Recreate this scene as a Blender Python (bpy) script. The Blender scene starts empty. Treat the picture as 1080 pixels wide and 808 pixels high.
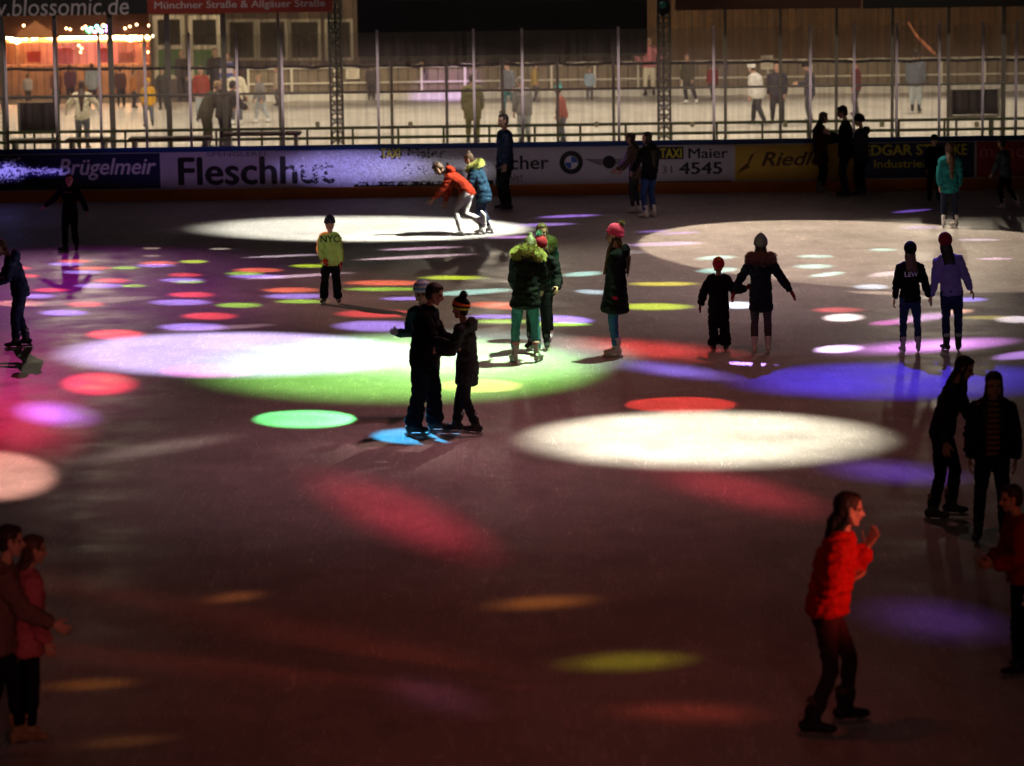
import bpy, bmesh, math, random
import numpy as np
from mathutils import Vector, Matrix, noise, Euler
from mathutils.bvhtree import BVHTree
random.seed(7)
R = math.radians
V = Vector
sc = bpy.context.scene
col = sc.collection

# ------------------------------------------------------------------ camera model
FPX, HC, ROLL = 3400.0, 6.1, R(0.8)
TH = math.atan(539 / FPX)

def ray(px, py):
    u = (px - 540) / FPX
    v = -(py - 404) / FPX
    c, s = math.cos(ROLL), math.sin(ROLL)
    u, v = u * c + v * s, -u * s + v * c
    return V((u, math.cos(TH) + v * math.sin(TH), -math.sin(TH) + v * math.cos(TH)))

def gp(px, py, z=0.0):
    d = ray(px, py)
    t = (z - HC) / d.z
    return V((d.x * t, d.y * t, z))

def pv(px, py, Y):
    d = ray(px, py)
    t = Y / d.y
    return V((d.x * t, Y, HC + d.z * t))

cam = bpy.data.cameras.new('camera')
cam.sensor_width = 36
cam.lens = 36 * FPX / 1080
cam.clip_start = 0.5
cam.clip_end = 2000
cam.dof.use_dof = True
cam.dof.focus_distance = 40.5
cam.dof.aperture_fstop = 2.1
co = bpy.data.objects.new('camera', cam)
col.objects.link(co)
cx = V((math.cos(ROLL), 0, 0))
f = V((0, math.cos(TH), -math.sin(TH)))
up0 = V((0, math.sin(TH), math.cos(TH)))
rt0 = V((1, 0, 0))
# picture content is turned counter-clockwise by ROLL -> camera turned clockwise
rt = rt0 * math.cos(ROLL) - up0 * math.sin(ROLL)
up = rt0 * math.sin(ROLL) + up0 * math.cos(ROLL)
M = Matrix.Identity(4)
for i in range(3):
    M[i][0] = rt[i]; M[i][1] = up[i]; M[i][2] = -f[i]
M[2][3] = HC
co.matrix_world = M
sc.camera = co

# ------------------------------------------------------------------ render / world
sc.view_settings.view_transform = 'Standard'
sc.view_settings.look = 'None'
sc.view_settings.exposure = 0
sc.view_settings.gamma = 1
sc.cycles.use_denoising = True
sc.cycles.max_bounces = 5
sc.cycles.diffuse_bounces = 2
sc.cycles.glossy_bounces = 2
sc.cycles.transparent_max_bounces = 12
sc.cycles.sample_clamp_indirect = 3
sc.cycles.use_light_tree = True
w = bpy.data.worlds.new('World')
sc.world = w
w.use_nodes = True
nt = w.node_tree
bg = nt.nodes['Background']
sky = nt.nodes.new('ShaderNodeTexSky')
sky.sky_type = 'NISHITA'
sky.sun_disc = False
sky.sun_elevation = R(1.0)
sky.sun_rotation = R(200)
nt.links.new(sky.outputs[0], bg.inputs[0])
bg.inputs[1].default_value = 0.004

# ------------------------------------------------------------------ materials
MATS = {}
def lin(c):
    return tuple((x / 12.92 if x <= .04045 else ((x + .055) / 1.055) ** 2.4) for x in c)

def mat(name, color, rough=.7, noise_amt=.15, nscale=30, bump=.0, bscale=80, metal=0, spec=.3, emit=None, estr=0, coat=0):
    if name in MATS:
        return MATS[name]
    m = bpy.data.materials.new(name)
    m.use_nodes = True
    t = m.node_tree
    b = t.nodes['Principled BSDF']
    b.inputs['Roughness'].default_value = rough
    b.inputs['Metallic'].default_value = metal
    b.inputs['Specular IOR Level'].default_value = spec
    b.inputs['Coat Weight'].default_value = coat
    c4 = (*color, 1)
    tc = t.nodes.new('ShaderNodeTexCoord')
    if noise_amt > 0:
        n = t.nodes.new('ShaderNodeTexNoise')
        n.inputs['Scale'].default_value = nscale
        n.inputs['Detail'].default_value = 4
        t.links.new(tc.outputs['Object'], n.inputs['Vector'])
        r = t.nodes.new('ShaderNodeMapRange')
        r.inputs['To Min'].default_value = 1 - noise_amt
        r.inputs['To Max'].default_value = 1 + noise_amt
        t.links.new(n.outputs[0], r.inputs['Value'])
        mx = t.nodes.new('ShaderNodeMix')
        mx.data_type = 'RGBA'
        mx.blend_type = 'MULTIPLY'
        mx.inputs[0].default_value = 1
        mx.inputs[6].default_value = c4
        t.links.new(r.outputs[0], mx.inputs[7])
        t.links.new(mx.outputs[2], b.inputs['Base Color'])
    else:
        b.inputs['Base Color'].default_value = c4
    if bump > 0:
        n2 = t.nodes.new('ShaderNodeTexNoise')
        n2.inputs['Scale'].default_value = bscale
        n2.inputs['Detail'].default_value = 3
        t.links.new(tc.outputs['Object'], n2.inputs['Vector'])
        bp = t.nodes.new('ShaderNodeBump')
        bp.inputs['Strength'].default_value = bump
        bp.inputs['Distance'].default_value = .01
        t.links.new(n2.outputs[0], bp.inputs['Height'])
        t.links.new(bp.outputs[0], b.inputs['Normal'])
    if emit:
        b.inputs['Emission Color'].default_value = (*emit, 1)
        b.inputs['Emission Strength'].default_value = estr
    MATS[name] = m
    return m

def cloth(name, color, rough=.85):
    return mat('cloth_' + name, color, rough, .3, 14, .45, 120, spec=.08)

def stripes(name, c1, c2, period, rough=.85):
    if name in MATS:
        return MATS[name]
    m = cloth(name, c1, rough)
    MATS[name] = m
    t = m.node_tree
    b = t.nodes['Principled BSDF']
    tc = [n for n in t.nodes if n.type == 'TEX_COORD'][0]
    wv = t.nodes.new('ShaderNodeTexWave')
    wv.bands_direction = 'Z'
    wv.inputs['Scale'].default_value = .314 / period
    wv.inputs['Distortion'].default_value = .6
    t.links.new(tc.outputs['Object'], wv.inputs['Vector'])
    rp = t.nodes.new('ShaderNodeValToRGB')
    rp.color_ramp.interpolation = 'CONSTANT'
    rp.color_ramp.elements[0].color = (*c1, 1)
    rp.color_ramp.elements[1].color = (*c2, 1)
    rp.color_ramp.elements[1].position = .5
    t.links.new(wv.outputs[0], rp.inputs[0])
    t.links.new(rp.outputs[0], b.inputs['Base Color'])
    return m

def planks(name, color, wdt, axis='X', amt=.35):
    if name in MATS:
        return MATS[name]
    m = mat(name, color, .75, .0)
    t = m.node_tree
    b = t.nodes['Principled BSDF']
    tc = [n for n in t.nodes if n.type == 'TEX_COORD'][0]
    sp = t.nodes.new('ShaderNodeSeparateXYZ')
    t.links.new(tc.outputs['Object'], sp.inputs[0])
    d = t.nodes.new('ShaderNodeMath'); d.operation = 'DIVIDE'
    t.links.new(sp.outputs[axis], d.inputs[0]); d.inputs[1].default_value = wdt
    fl = t.nodes.new('ShaderNodeMath'); fl.operation = 'FLOOR'
    t.links.new(d.outputs[0], fl.inputs[0])
    wn = t.nodes.new('ShaderNodeTexWhiteNoise'); wn.noise_dimensions = '1D'
    t.links.new(fl.outputs[0], wn.inputs['W'])
    fr = t.nodes.new('ShaderNodeMath'); fr.operation = 'FRACT'
    t.links.new(d.outputs[0], fr.inputs[0])
    gt = t.nodes.new('ShaderNodeMath'); gt.operation = 'GREATER_THAN'; gt.inputs[1].default_value = .07
    t.links.new(fr.outputs[0], gt.inputs[0])
    mr = t.nodes.new('ShaderNodeMapRange')
    mr.inputs['To Min'].default_value = 1 - amt; mr.inputs['To Max'].default_value = 1 + amt
    t.links.new(wn.outputs['Value'], mr.inputs['Value'])
    mm = t.nodes.new('ShaderNodeMath'); mm.operation = 'MULTIPLY'
    t.links.new(mr.outputs[0], mm.inputs[0]); t.links.new(gt.outputs[0], mm.inputs[1])
    n = t.nodes.new('ShaderNodeTexNoise'); n.inputs['Scale'].default_value = 3; n.inputs['Detail'].default_value = 5
    t.links.new(tc.outputs['Object'], n.inputs['Vector'])
    m2 = t.nodes.new('ShaderNodeMath'); m2.operation = 'MULTIPLY'
    t.links.new(mm.outputs[0], m2.inputs[0])
    mr2 = t.nodes.new('ShaderNodeMapRange'); mr2.inputs['To Min'].default_value = .6; mr2.inputs['To Max'].default_value = 1.4
    t.links.new(n.outputs[0], mr2.inputs['Value']); t.links.new(mr2.outputs[0], m2.inputs[1])
    mx = t.nodes.new('ShaderNodeMix'); mx.data_type = 'RGBA'; mx.blend_type = 'MULTIPLY'
    mx.inputs[0].default_value = 1; mx.inputs[6].default_value = (*color, 1)
    t.links.new(m2.outputs[0], mx.inputs[7]); t.links.new(mx.outputs[2], b.inputs['Base Color'])
    return m

def veil(name, color, alpha, gloss=.0, weave=0):
    m = bpy.data.materials.new(name)
    m.use_nodes = True
    t = m.node_tree
    out = t.nodes['Material Output']
    t.nodes.remove(t.nodes['Principled BSDF'])
    tr = t.nodes.new('ShaderNodeBsdfTransparent')
    df = t.nodes.new('ShaderNodeBsdfDiffuse'); df.inputs[0].default_value = (*color, 1)
    tl = t.nodes.new('ShaderNodeBsdfTranslucent'); tl.inputs[0].default_value = (*color, 1)
    ad = t.nodes.new('ShaderNodeMixShader'); ad.inputs[0].default_value = .5
    t.links.new(df.outputs[0], ad.inputs[1]); t.links.new(tl.outputs[0], ad.inputs[2])
    mx = t.nodes.new('ShaderNodeMixShader'); mx.inputs[0].default_value = alpha
    t.links.new(tr.outputs[0], mx.inputs[1]); t.links.new(ad.outputs[0], mx.inputs[2])
    tc = t.nodes.new('ShaderNodeTexCoord')
    mp = t.nodes.new('ShaderNodeMapping'); mp.inputs['Scale'].default_value = (9, 9, .5)
    n = t.nodes.new('ShaderNodeTexNoise'); n.inputs['Scale'].default_value = 1.3; n.inputs['Detail'].default_value = 5
    t.links.new(tc.outputs['Object'], mp.inputs[0]); t.links.new(mp.outputs[0], n.inputs['Vector'])
    mr = t.nodes.new('ShaderNodeMapRange'); mr.inputs['From Min'].default_value = .3; mr.inputs['From Max'].default_value = .7; mr.inputs['To Min'].default_value = alpha * .35; mr.inputs['To Max'].default_value = alpha * 1.75
    t.links.new(n.outputs[0], mr.inputs['Value']); t.links.new(mr.outputs[0], mx.inputs[0])
    last = mx
    if gloss:
        gl = t.nodes.new('ShaderNodeBsdfGlossy'); gl.inputs['Roughness'].default_value = .05
        m2 = t.nodes.new('ShaderNodeMixShader'); m2.inputs[0].default_value = gloss
        t.links.new(mx.outputs[0], m2.inputs[1]); t.links.new(gl.outputs[0], m2.inputs[2])
        last = m2
    t.links.new(last.outputs[0], out.inputs[0])
    MATS[name] = m
    return m

def ice_material(name, base, scratch=1.2, rough=.36):
    m = bpy.data.materials.new(name)
    m.use_nodes = True
    t = m.node_tree
    b = t.nodes['Principled BSDF']
    b.inputs['Specular IOR Level'].default_value = .2
    tc = t.nodes.new('ShaderNodeTexCoord')
    def nz(scale, detail, mapscale=(1, 1, 1), rot=0, dist=0):
        mp = t.nodes.new('ShaderNodeMapping'); mp.inputs['Scale'].default_value = mapscale
        mp.inputs['Rotation'].default_value = (0, 0, rot)
        n = t.nodes.new('ShaderNodeTexNoise'); n.inputs['Scale'].default_value = scale; n.inputs['Detail'].default_value = detail
        n.inputs['Distortion'].default_value = dist
        t.links.new(tc.outputs['Object'], mp.inputs[0]); t.links.new(mp.outputs[0], n.inputs['Vector'])
        return n.outputs[0]
    def rng(v, a, b_, c, d):
        r = t.nodes.new('ShaderNodeMapRange')
        r.inputs[1].default_value = a; r.inputs[2].default_value = b_; r.inputs[3].default_value = c; r.inputs[4].default_value = d
        t.links.new(v, r.inputs[0]); return r.outputs[0]
    def mul(a, b_):
        k = t.nodes.new('ShaderNodeMath'); k.operation = 'MULTIPLY'
        t.links.new(a, k.inputs[0]); t.links.new(b_, k.inputs[1]); return k.outputs[0]
    big = rng(nz(.35, 5, dist=1), .3, .7, .80, 1.12)
    fine = rng(nz(2.2, 9, (1, .6, 1), .4, 1.5), .3, .7, .87, 1.09)
    v = mul(big, fine)
    # skate scratches: thin bent lines, three directions
    for k, (rot, ms) in enumerate(((.5, (2.2, .22, 1)), (1.9, (2.0, .2, 1)), (2.9, (1.8, .2, 1)))):
        s = nz(4.0, 2, ms, rot, 1.2)
        a = t.nodes.new('ShaderNodeMath'); a.operation = 'SUBTRACT'; a.inputs[1].default_value = .5
        t.links.new(s, a.inputs[0])
        ab = t.nodes.new('ShaderNodeMath'); ab.operation = 'ABSOLUTE'; t.links.new(a.outputs[0], ab.inputs[0])
        v = mul(v, rng(ab.outputs[0], 0, .008, 1 + .4 * scratch, 1.0))
    mx = t.nodes.new('ShaderNodeMix'); mx.data_type = 'RGBA'; mx.blend_type = 'MULTIPLY'
    mx.inputs[0].default_value = 1; mx.inputs[6].default_value = (*base, 1)
    t.links.new(v, mx.inputs[7]); t.links.new(mx.outputs[2], b.inputs['Base Color'])
    t.links.new(rng(nz(1.5, 5), .3, .7, rough - .08, rough + .12), b.inputs['Roughness'])
    bp = t.nodes.new('ShaderNodeBump'); bp.inputs['Strength'].default_value = .15; bp.inputs['Distance'].default_value = .02
    t.links.new(nz(6, 6), bp.inputs['Height']); t.links.new(bp.outputs[0], b.inputs['Normal'])
    return m

def emitter(name, color, strength):
    return mat(name, (.02, .02, .02), .5, 0, emit=color, estr=strength)

# ------------------------------------------------------------------ mesh helpers
def link(name, me, parent=None, mats=(), smooth=False):
    o = bpy.data.objects.new(name, me)
    col.objects.link(o)
    if parent:
        o.parent = parent
    if not isinstance(mats, (list, tuple)):
        mats = [mats]
    if len(me.materials) == 0:
        for m in mats:
            me.materials.append(m)
    if smooth:
        me.polygons.foreach_set('use_smooth', [True] * len(me.polygons))
    return o

def tag(o, label=None, cat=None, group=None, kind=None):
    if label: o['label'] = label
    if cat: o['category'] = cat
    if group: o['group'] = group
    if kind: o['kind'] = kind
    return o

def empty(name, loc, rz=0):
    o = bpy.data.objects.new(name, None)
    o.empty_display_size = .2
    o.location = loc
    o.rotation_euler = (0, 0, rz)
    col.objects.link(o)
    return o

class MB:
    """collects shapes; build() makes ONE mesh object"""
    def __init__(s):
        s.bm = bmesh.new()
    def box(s, c, size, rot=None, bevel=0.0):
        r = bmesh.ops.create_cube(s.bm, size=1)
        m = Matrix.Translation(c) @ (rot.to_4x4() if rot else Matrix.Identity(4)) @ Matrix.Diagonal((*size, 1))
        bmesh.ops.transform(s.bm, matrix=m, verts=r['verts'])
        if bevel:
            es = list({e for v in r['verts'] for e in v.link_edges})
            bmesh.ops.bevel(s.bm, geom=es, offset=bevel, segments=2, affect='EDGES')
        return s
    def bar(s, a, b, r, seg=8, r2=None):
        a, b = V(a), V(b)
        d = b - a
        q = d.to_track_quat('Z', 'Y').to_matrix().to_4x4()
        c = bmesh.ops.create_cone(s.bm, cap_ends=True, segments=seg, radius1=r, radius2=r if r2 is None else r2, depth=d.length)
        bmesh.ops.transform(s.bm, matrix=Matrix.Translation((a + b) / 2) @ q, verts=c['verts'])
        return s
    def ell(s, c, r, rot=None, seg=16, rings=10):
        e = bmesh.ops.create_uvsphere(s.bm, u_segments=seg, v_segments=rings, radius=1)
        if isinstance(r, (int, float)): r = (r, r, r)
        m = Matrix.Translation(c) @ (rot.to_4x4() if rot else Matrix.Identity(4)) @ Matrix.Diagonal((*r, 1))
        bmesh.ops.transform(s.bm, matrix=m, verts=e['verts'])
        return s
    def tube(s, pts, rad, side=V((1, 0, 0)), seg=14, cap=1.0, matids=None):
        pts = [V(p) for p in pts]
        rad = [(r, r) if isinstance(r, (int, float)) else r for r in rad]
        n = len(pts)
        rings = []
        def frame(t):
            sd = V(side) - t * t.dot(V(side))
            if sd.length < .15:
                alt = V((0, 1, 0)) if abs(t.y) < .8 else V((0, 0, 1))
                sd = alt - t * t.dot(alt)
            sd.normalize()
            return sd, t.cross(sd)
        tans = []
        for i in range(n):
            a = pts[max(i - 1, 0)]; b = pts[min(i + 1, n - 1)]
            d = (b - a)
            tans.append(d.normalized() if d.length > 1e-9 else V((0, 0, 1)))
        seq = []
        if cap:
            r0 = min(rad[0]) * cap
            for ang in (75, 45, 20):
                seq.append((pts[0] - tans[0] * r0 * math.sin(R(ang)), (rad[0][0] * math.cos(R(ang)), rad[0][1] * math.cos(R(ang))), tans[0]))
        for i in range(n):
            seq.append((pts[i], rad[i], tans[i]))
        if cap:
            r1 = min(rad[-1]) * cap
            for ang in (20, 45, 75):
                seq.append((pts[-1] + tans[-1] * r1 * math.sin(R(ang)), (rad[-1][0] * math.cos(R(ang)), rad[-1][1] * math.cos(R(ang))), tans[-1]))
        for p, r, t in seq:
            sd, ot = frame(t)
            rings.append([s.bm.verts.new(p + sd * r[0] * math.cos(2 * math.pi * k / seg) + ot * r[1] * math.sin(2 * math.pi * k / seg)) for k in range(seg)])
        for i in range(len(rings) - 1):
            for k in range(seg):
                fc = s.bm.faces.new((rings[i][k], rings[i][(k + 1) % seg], rings[i + 1][(k + 1) % seg], rings[i + 1][k]))
                if matids: fc.material_index = matids(i, len(rings))
        fa = s.bm.faces.new(list(reversed(rings[0])))
        fb = s.bm.faces.new(rings[-1])
        if matids:
            fa.material_index = matids(0, len(rings)); fb.material_index = matids(len(rings) - 2, len(rings))
        return s
    def prism(s, pts, off):
        """flat outline pts (3D) pushed along off"""
        a = [s.bm.verts.new(V(p)) for p in pts]
        b = [s.bm.verts.new(V(p) + V(off)) for p in pts]
        n = len(a)
        s.bm.faces.new(a); s.bm.faces.new(list(reversed(b)))
        for i in range(n):
            s.bm.faces.new((a[i], b[i], b[(i + 1) % n], a[(i + 1) % n]))
        return s
    def mesh(s, name='mesh'):
        bmesh.ops.recalc_face_normals(s.bm, faces=s.bm.faces[:])
        me = bpy.data.meshes.new(name)
        s.bm.to_mesh(me)
        s.bm.free()
        return me
    def build(s, name, mats, parent=None, smooth=False):
        return link(name, s.mesh(name), parent, mats, smooth)

TEMP = bpy.data.objects.new('temp_shape', bpy.data.meshes.new('t'))
col.objects.link(TEMP)
_rm = TEMP.modifiers.new('r', 'REMESH'); _rm.mode = 'VOXEL'; _rm.use_smooth_shade = True
_sm = TEMP.modifiers.new('s', 'SMOOTH'); _sm.factor = .5

def fuse(mb, vox, smooth=4, name='form'):
    """one continuous skin over the overlapping shapes in mb"""
    me = mb.mesh(name)
    TEMP.data = me
    _rm.voxel_size = vox
    _sm.iterations = smooth
    dg = bpy.context.evaluated_depsgraph_get()
    dg.update()
    new = bpy.data.meshes.new_from_object(TEMP.evaluated_get(dg))
    TEMP.data = bpy.data.meshes.new('t')
    bpy.data.meshes.remove(me)
    new.name = name
    return new

def folds(me, amp, sc_=(9, 9, 5), seed=0, puff=None):
    n = len(me.vertices)
    co_ = np.empty(n * 3, np.float32); me.vertices.foreach_get('co', co_); co_ = co_.reshape(-1, 3)
    no = np.empty(n * 3, np.float32); me.vertices.foreach_get('normal', no); no = no.reshape(-1, 3)
    d = np.empty(n, np.float32)
    for i in range(n):
        p = co_[i]
        q = V((p[0] * sc_[0] + seed, p[1] * sc_[1], p[2] * sc_[2]))
        a = noise.noise(q)
        d[i] = amp * (1 - 2.2 * abs(a)) + amp * .5 * noise.noise(q * 2.7)
        if puff:
            d[i] += puff[1] * (abs(math.sin(math.pi * (p[2] + .012 * a) / puff[0])) ** .5 - .6)
    co_ += no * d[:, None]
    me.vertices.foreach_set('co', co_.ravel())
    me.update()

def fur(me, n, length, spread=.6, seed=1, sag=0):
    """fur tufts grown from a base mesh, kept in the same mesh"""
    rnd = random.Random(seed)
    bm = bmesh.new(); bm.from_mesh(me)
    bm.faces.ensure_lookup_table()
    fs = bm.faces[:]
    for _ in range(n):
        f_ = rnd.choice(fs)
        c = f_.calc_center_median()
        d = (f_.normal + V((rnd.gauss(0, spread), rnd.gauss(0, spread), rnd.gauss(0, spread) - sag))).normalized()
        L = length * rnd.uniform(.5, 1.2)
        t = d.orthogonal().normalized() * L * .22
        a = bm.verts.new(c - t - d * .2 * L); b = bm.verts.new(c + t - d * .2 * L); e = bm.verts.new(c + d * L)
        bm.faces.new((a, b, e))
    bm.to_mesh(me); bm.free()

# ------------------------------------------------------------------ people
SKIN = mat('skin', (.52, .30, .21), .6, .08, 20, spec=.3)
SKIN_WARM = mat('skin_warm', (.46, .25, .17), .6, .08, 20, spec=.3)
EYE = mat('eye', (.025, .02, .02), .25, 0)
LIP = mat('lip', (.34, .10, .09), .5, 0)
BROW = mat('brow', (.06, .035, .025), .8, 0)
BLADE = mat('blade_steel', (.45, .46, .48), .3, .1, 40, metal=.9)

def make_head():
    b = MB()
    b.ell((0, -.05, .13), (.325, .40, .375), seg=24, rings=16)
    b.ell((0, .08, -.14), (.265, .285, .33), seg=24, rings=16)
    b.ell((0, .235, -.40), (.12, .11, .09))
    b.tube([(0, .33, .05), (0, .40, -.06), (0, .435, -.12)], [.035, .045, .06], seg=10)
    b.ell((.045, .39, -.14), .04); b.ell((-.045, .39, -.14), .04)
    b.tube([(-.2, .27, .07), (-.09, .335, .08), (.09, .335, .08), (.2, .27, .07)], [.04, .05, .05, .04], seg=8)
    for s in (-1, 1):
        b.ell((s * .16, .23, -.1), (.11, .1, .1))
        b.ell((s * .325, -.02, -.02), (.04, .09, .14), Euler((0, s * .25, 0)).to_matrix())
        b.tube([(s * .30, -.02, -.1), (s * .2, .15, -.36)], [.08, .08], seg=8)
    b.tube([(-.09, .335, -.255), (0, .365, -.25), (.09, .335, -.255)], [.025, .038, .025], seg=8)
    b.tube([(0, -.06, -.25), (0, -.1, -.5), (0, -.12, -.8)], [(.2, .21), (.19, .19), (.22, .2)])
    me = fuse(b, .026, 2, 'head')
    for v in me.vertices:
        p = v.co
        for s in (-1, 1):
            g = math.exp(-(((p.x - s * .14) / .08) ** 2 + ((p.z - .0) / .05) ** 2))
            if p.y > .1: p.y -= .05 * g
    me.update()
    for p in me.polygons:
        c = p.center
        i = 0
        if c.y > .15:
            for s in (-1, 1):
                if ((c.x - s * .14) / .068) ** 2 + ((c.z - .0) / .036) ** 2 < 1: i = 1
                if abs(c.x - s * .15) < .095 and abs(c.z - .085 + abs(c.x - s * .13) * .15) < .024: i = 3
            if (c.x / .1) ** 2 + ((c.z + .255) / .04) ** 2 < 1: i = 2
        p.material_index = i
    return me

def make_hand(curl, spread=1.0, thumb=.6):
    """left hand: wrist at origin, fingers +Y, palm -Z, thumb +X; metres for a .18 m hand"""
    b = MB()
    b.tube([(0, -.02, 0), (0, .02, 0), (0, .06, .002), (0, .088, 0)], [(.024, .017), (.03, .017), (.04, .015), (.041, .012)], seg=14, cap=.7)
    for k, (x, L, r) in enumerate(((.031, .070, .0092), (.011, .078, .0095), (-.010, .073, .0092), (-.030, .058, .0082))):
        p = V((x, .085, 0))
        yaw = -x * 4 * spread
        pts = [V((x, .06, 0)), p.copy()]
        ang = curl * .55
        for j, fr in enumerate((.45, .31, .24)):
            d = V((-math.sin(yaw) * math.cos(ang), math.cos(yaw) * math.cos(ang), -math.sin(ang)))
            p = p + d * L * fr
            pts.append(p.copy())
            ang += curl * (1 + .12 * k)
        b.tube(pts, [r * 1.15, r * 1.15, r, r * .93, r * .8], seg=9)
    t0 = V((.022, .02, -.004))
    d1 = V((.75, .62, -.25)).normalized(); d2 = V((.75 - thumb * .6, .75, -.25 - thumb * .3)).normalized()
    b.tube([t0, t0 + d1 * .036, t0 + d1 * .036 + d2 * .03, t0 + d1 * .036 + d2 * .052], [.0145, .012, .0105, .0085], seg=9)
    return fuse(b, .0042, 2, 'hand')

def make_mitten():
    b = MB()
    b.tube([(0, -.045, 0), (0, -.02, 0)], [(.042, .036), (.040, .034)], cap=.3)
    b.tube([(0, -.02, 0), (0, .04, 0), (0, .1, -.008), (0, .16, -.03)], [(.034, .026), (.05, .03), (.052, .028), (.036, .02)])
    b.tube([(.03, .02, -.006), (.062, .058, -.02), (.066, .09, -.03)], [.022, .02, .016])
    return fuse(b, .008, 3, 'mitten')

def make_boot(kind):
    """ankle at origin, toe +Y, metres for a 1.7 m person; sole at -.07"""
    b = MB()
    if kind == 'figure':
        b.tube([(0, .01, -.02), (0, -.012, .06), (0, -.02, .15)], [(.042, .055), (.043, .056), (.05, .064)], cap=.4)
        b.tube([(0, -.05, -.03), (0, .02, -.03), (0, .10, -.043), (0, .16, -.05)], [(.034, .038), (.038, .04), (.042, .03), (.033, .02)], seg=16)
        b.box((0, -.045, -.075), (.055, .055, .04), bevel=.008)
        b.tube([(0, -.06, -.066), (0, .05, -.068), (0, .12, -.068), (0, .17, -.066)], [(.034, .008), (.034, .008), (.042, .008), (.028, .008)], cap=.5)
    else:
        b.tube([(0, .012, -.02), (0, -.008, .06), (0, -.02, .12)], [(.05, .062), (.05, .062), (.055, .068)], cap=.4)
        b.tube([(0, -.055, -.03), (0, .02, -.03), (0, .10, -.04), (0, .165, -.043)], [(.04, .042), (.043, .044), (.046, .036), (.04, .028)], seg=16)
        b.tube([(0, .04, .03), (0, .055, .10), (0, .055, .15)], [(.032, .018), (.036, .016), (.03, .012)], cap=.5)
        b.tube([(0, -.07, -.068), (0, .05, -.07), (0, .17, -.066)], [(.034, .008), (.038, .008), (.03, .008)], cap=.5)
    return fuse(b, .0085, 2, 'boot')

def make_blade(kind):
    b = MB()
    prof = [(-.10, -.118), (-.085, -.124), (.16, -.124), (.19, -.116), (.20, -.098), (.185, -.092), (.15, -.1), (-.09, -.104)]
    b.prism([(-.0022, y, z) for y, z in prof], (.0044, 0, 0))
    if kind == 'figure':
        for y, w_ in ((-.045, .045), (.10, .06)):
            b.box((0, y, -.092), (.012, w_, .03), bevel=.003)
        b.box((0, -.045, -.0785), (.05, .06, .005)); b.box((0, .10, -.0785), (.055, .09, .005))
    else:
        b.tube([(0, -.10, -.098), (0, .18, -.098)], [.008, .008], seg=8)
        for y in (-.05, .12):
            b.tube([(0, y, -.075), (0, y, -.1)], [(.022, .035), (.01, .03)], side=V((1, 0, 0)), seg=10)
    return b.mesh('blade')

HEAD = make_head()
HANDS = {'relaxed': make_hand(.32), 'open': make_hand(.08, 1.6, .2), 'grip': make_hand(.95, .6, 1.0)}
MITTEN = make_mitten()
BOOT = {k: make_boot(k) for k in ('figure', 'hockey')}
BLADES = {k: make_blade(k) for k in ('figure', 'hockey')}

def add_mesh(bm, me, mtx, flip=False, midx=None):
    n0 = len(bm.faces); nv = len(bm.verts)
    bm.from_mesh(me)
    bm.verts.ensure_lookup_table(); bm.faces.ensure_lookup_table()
    bmesh.ops.transform(bm, matrix=mtx, verts=bm.verts[nv:])
    if flip:
        bmesh.ops.reverse_faces(bm, faces=bm.faces[n0:])
    if midx is not None:
        for f_ in bm.faces[n0:]: f_.material_index = midx

def nrm(v): return V(v).normalized()

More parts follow.
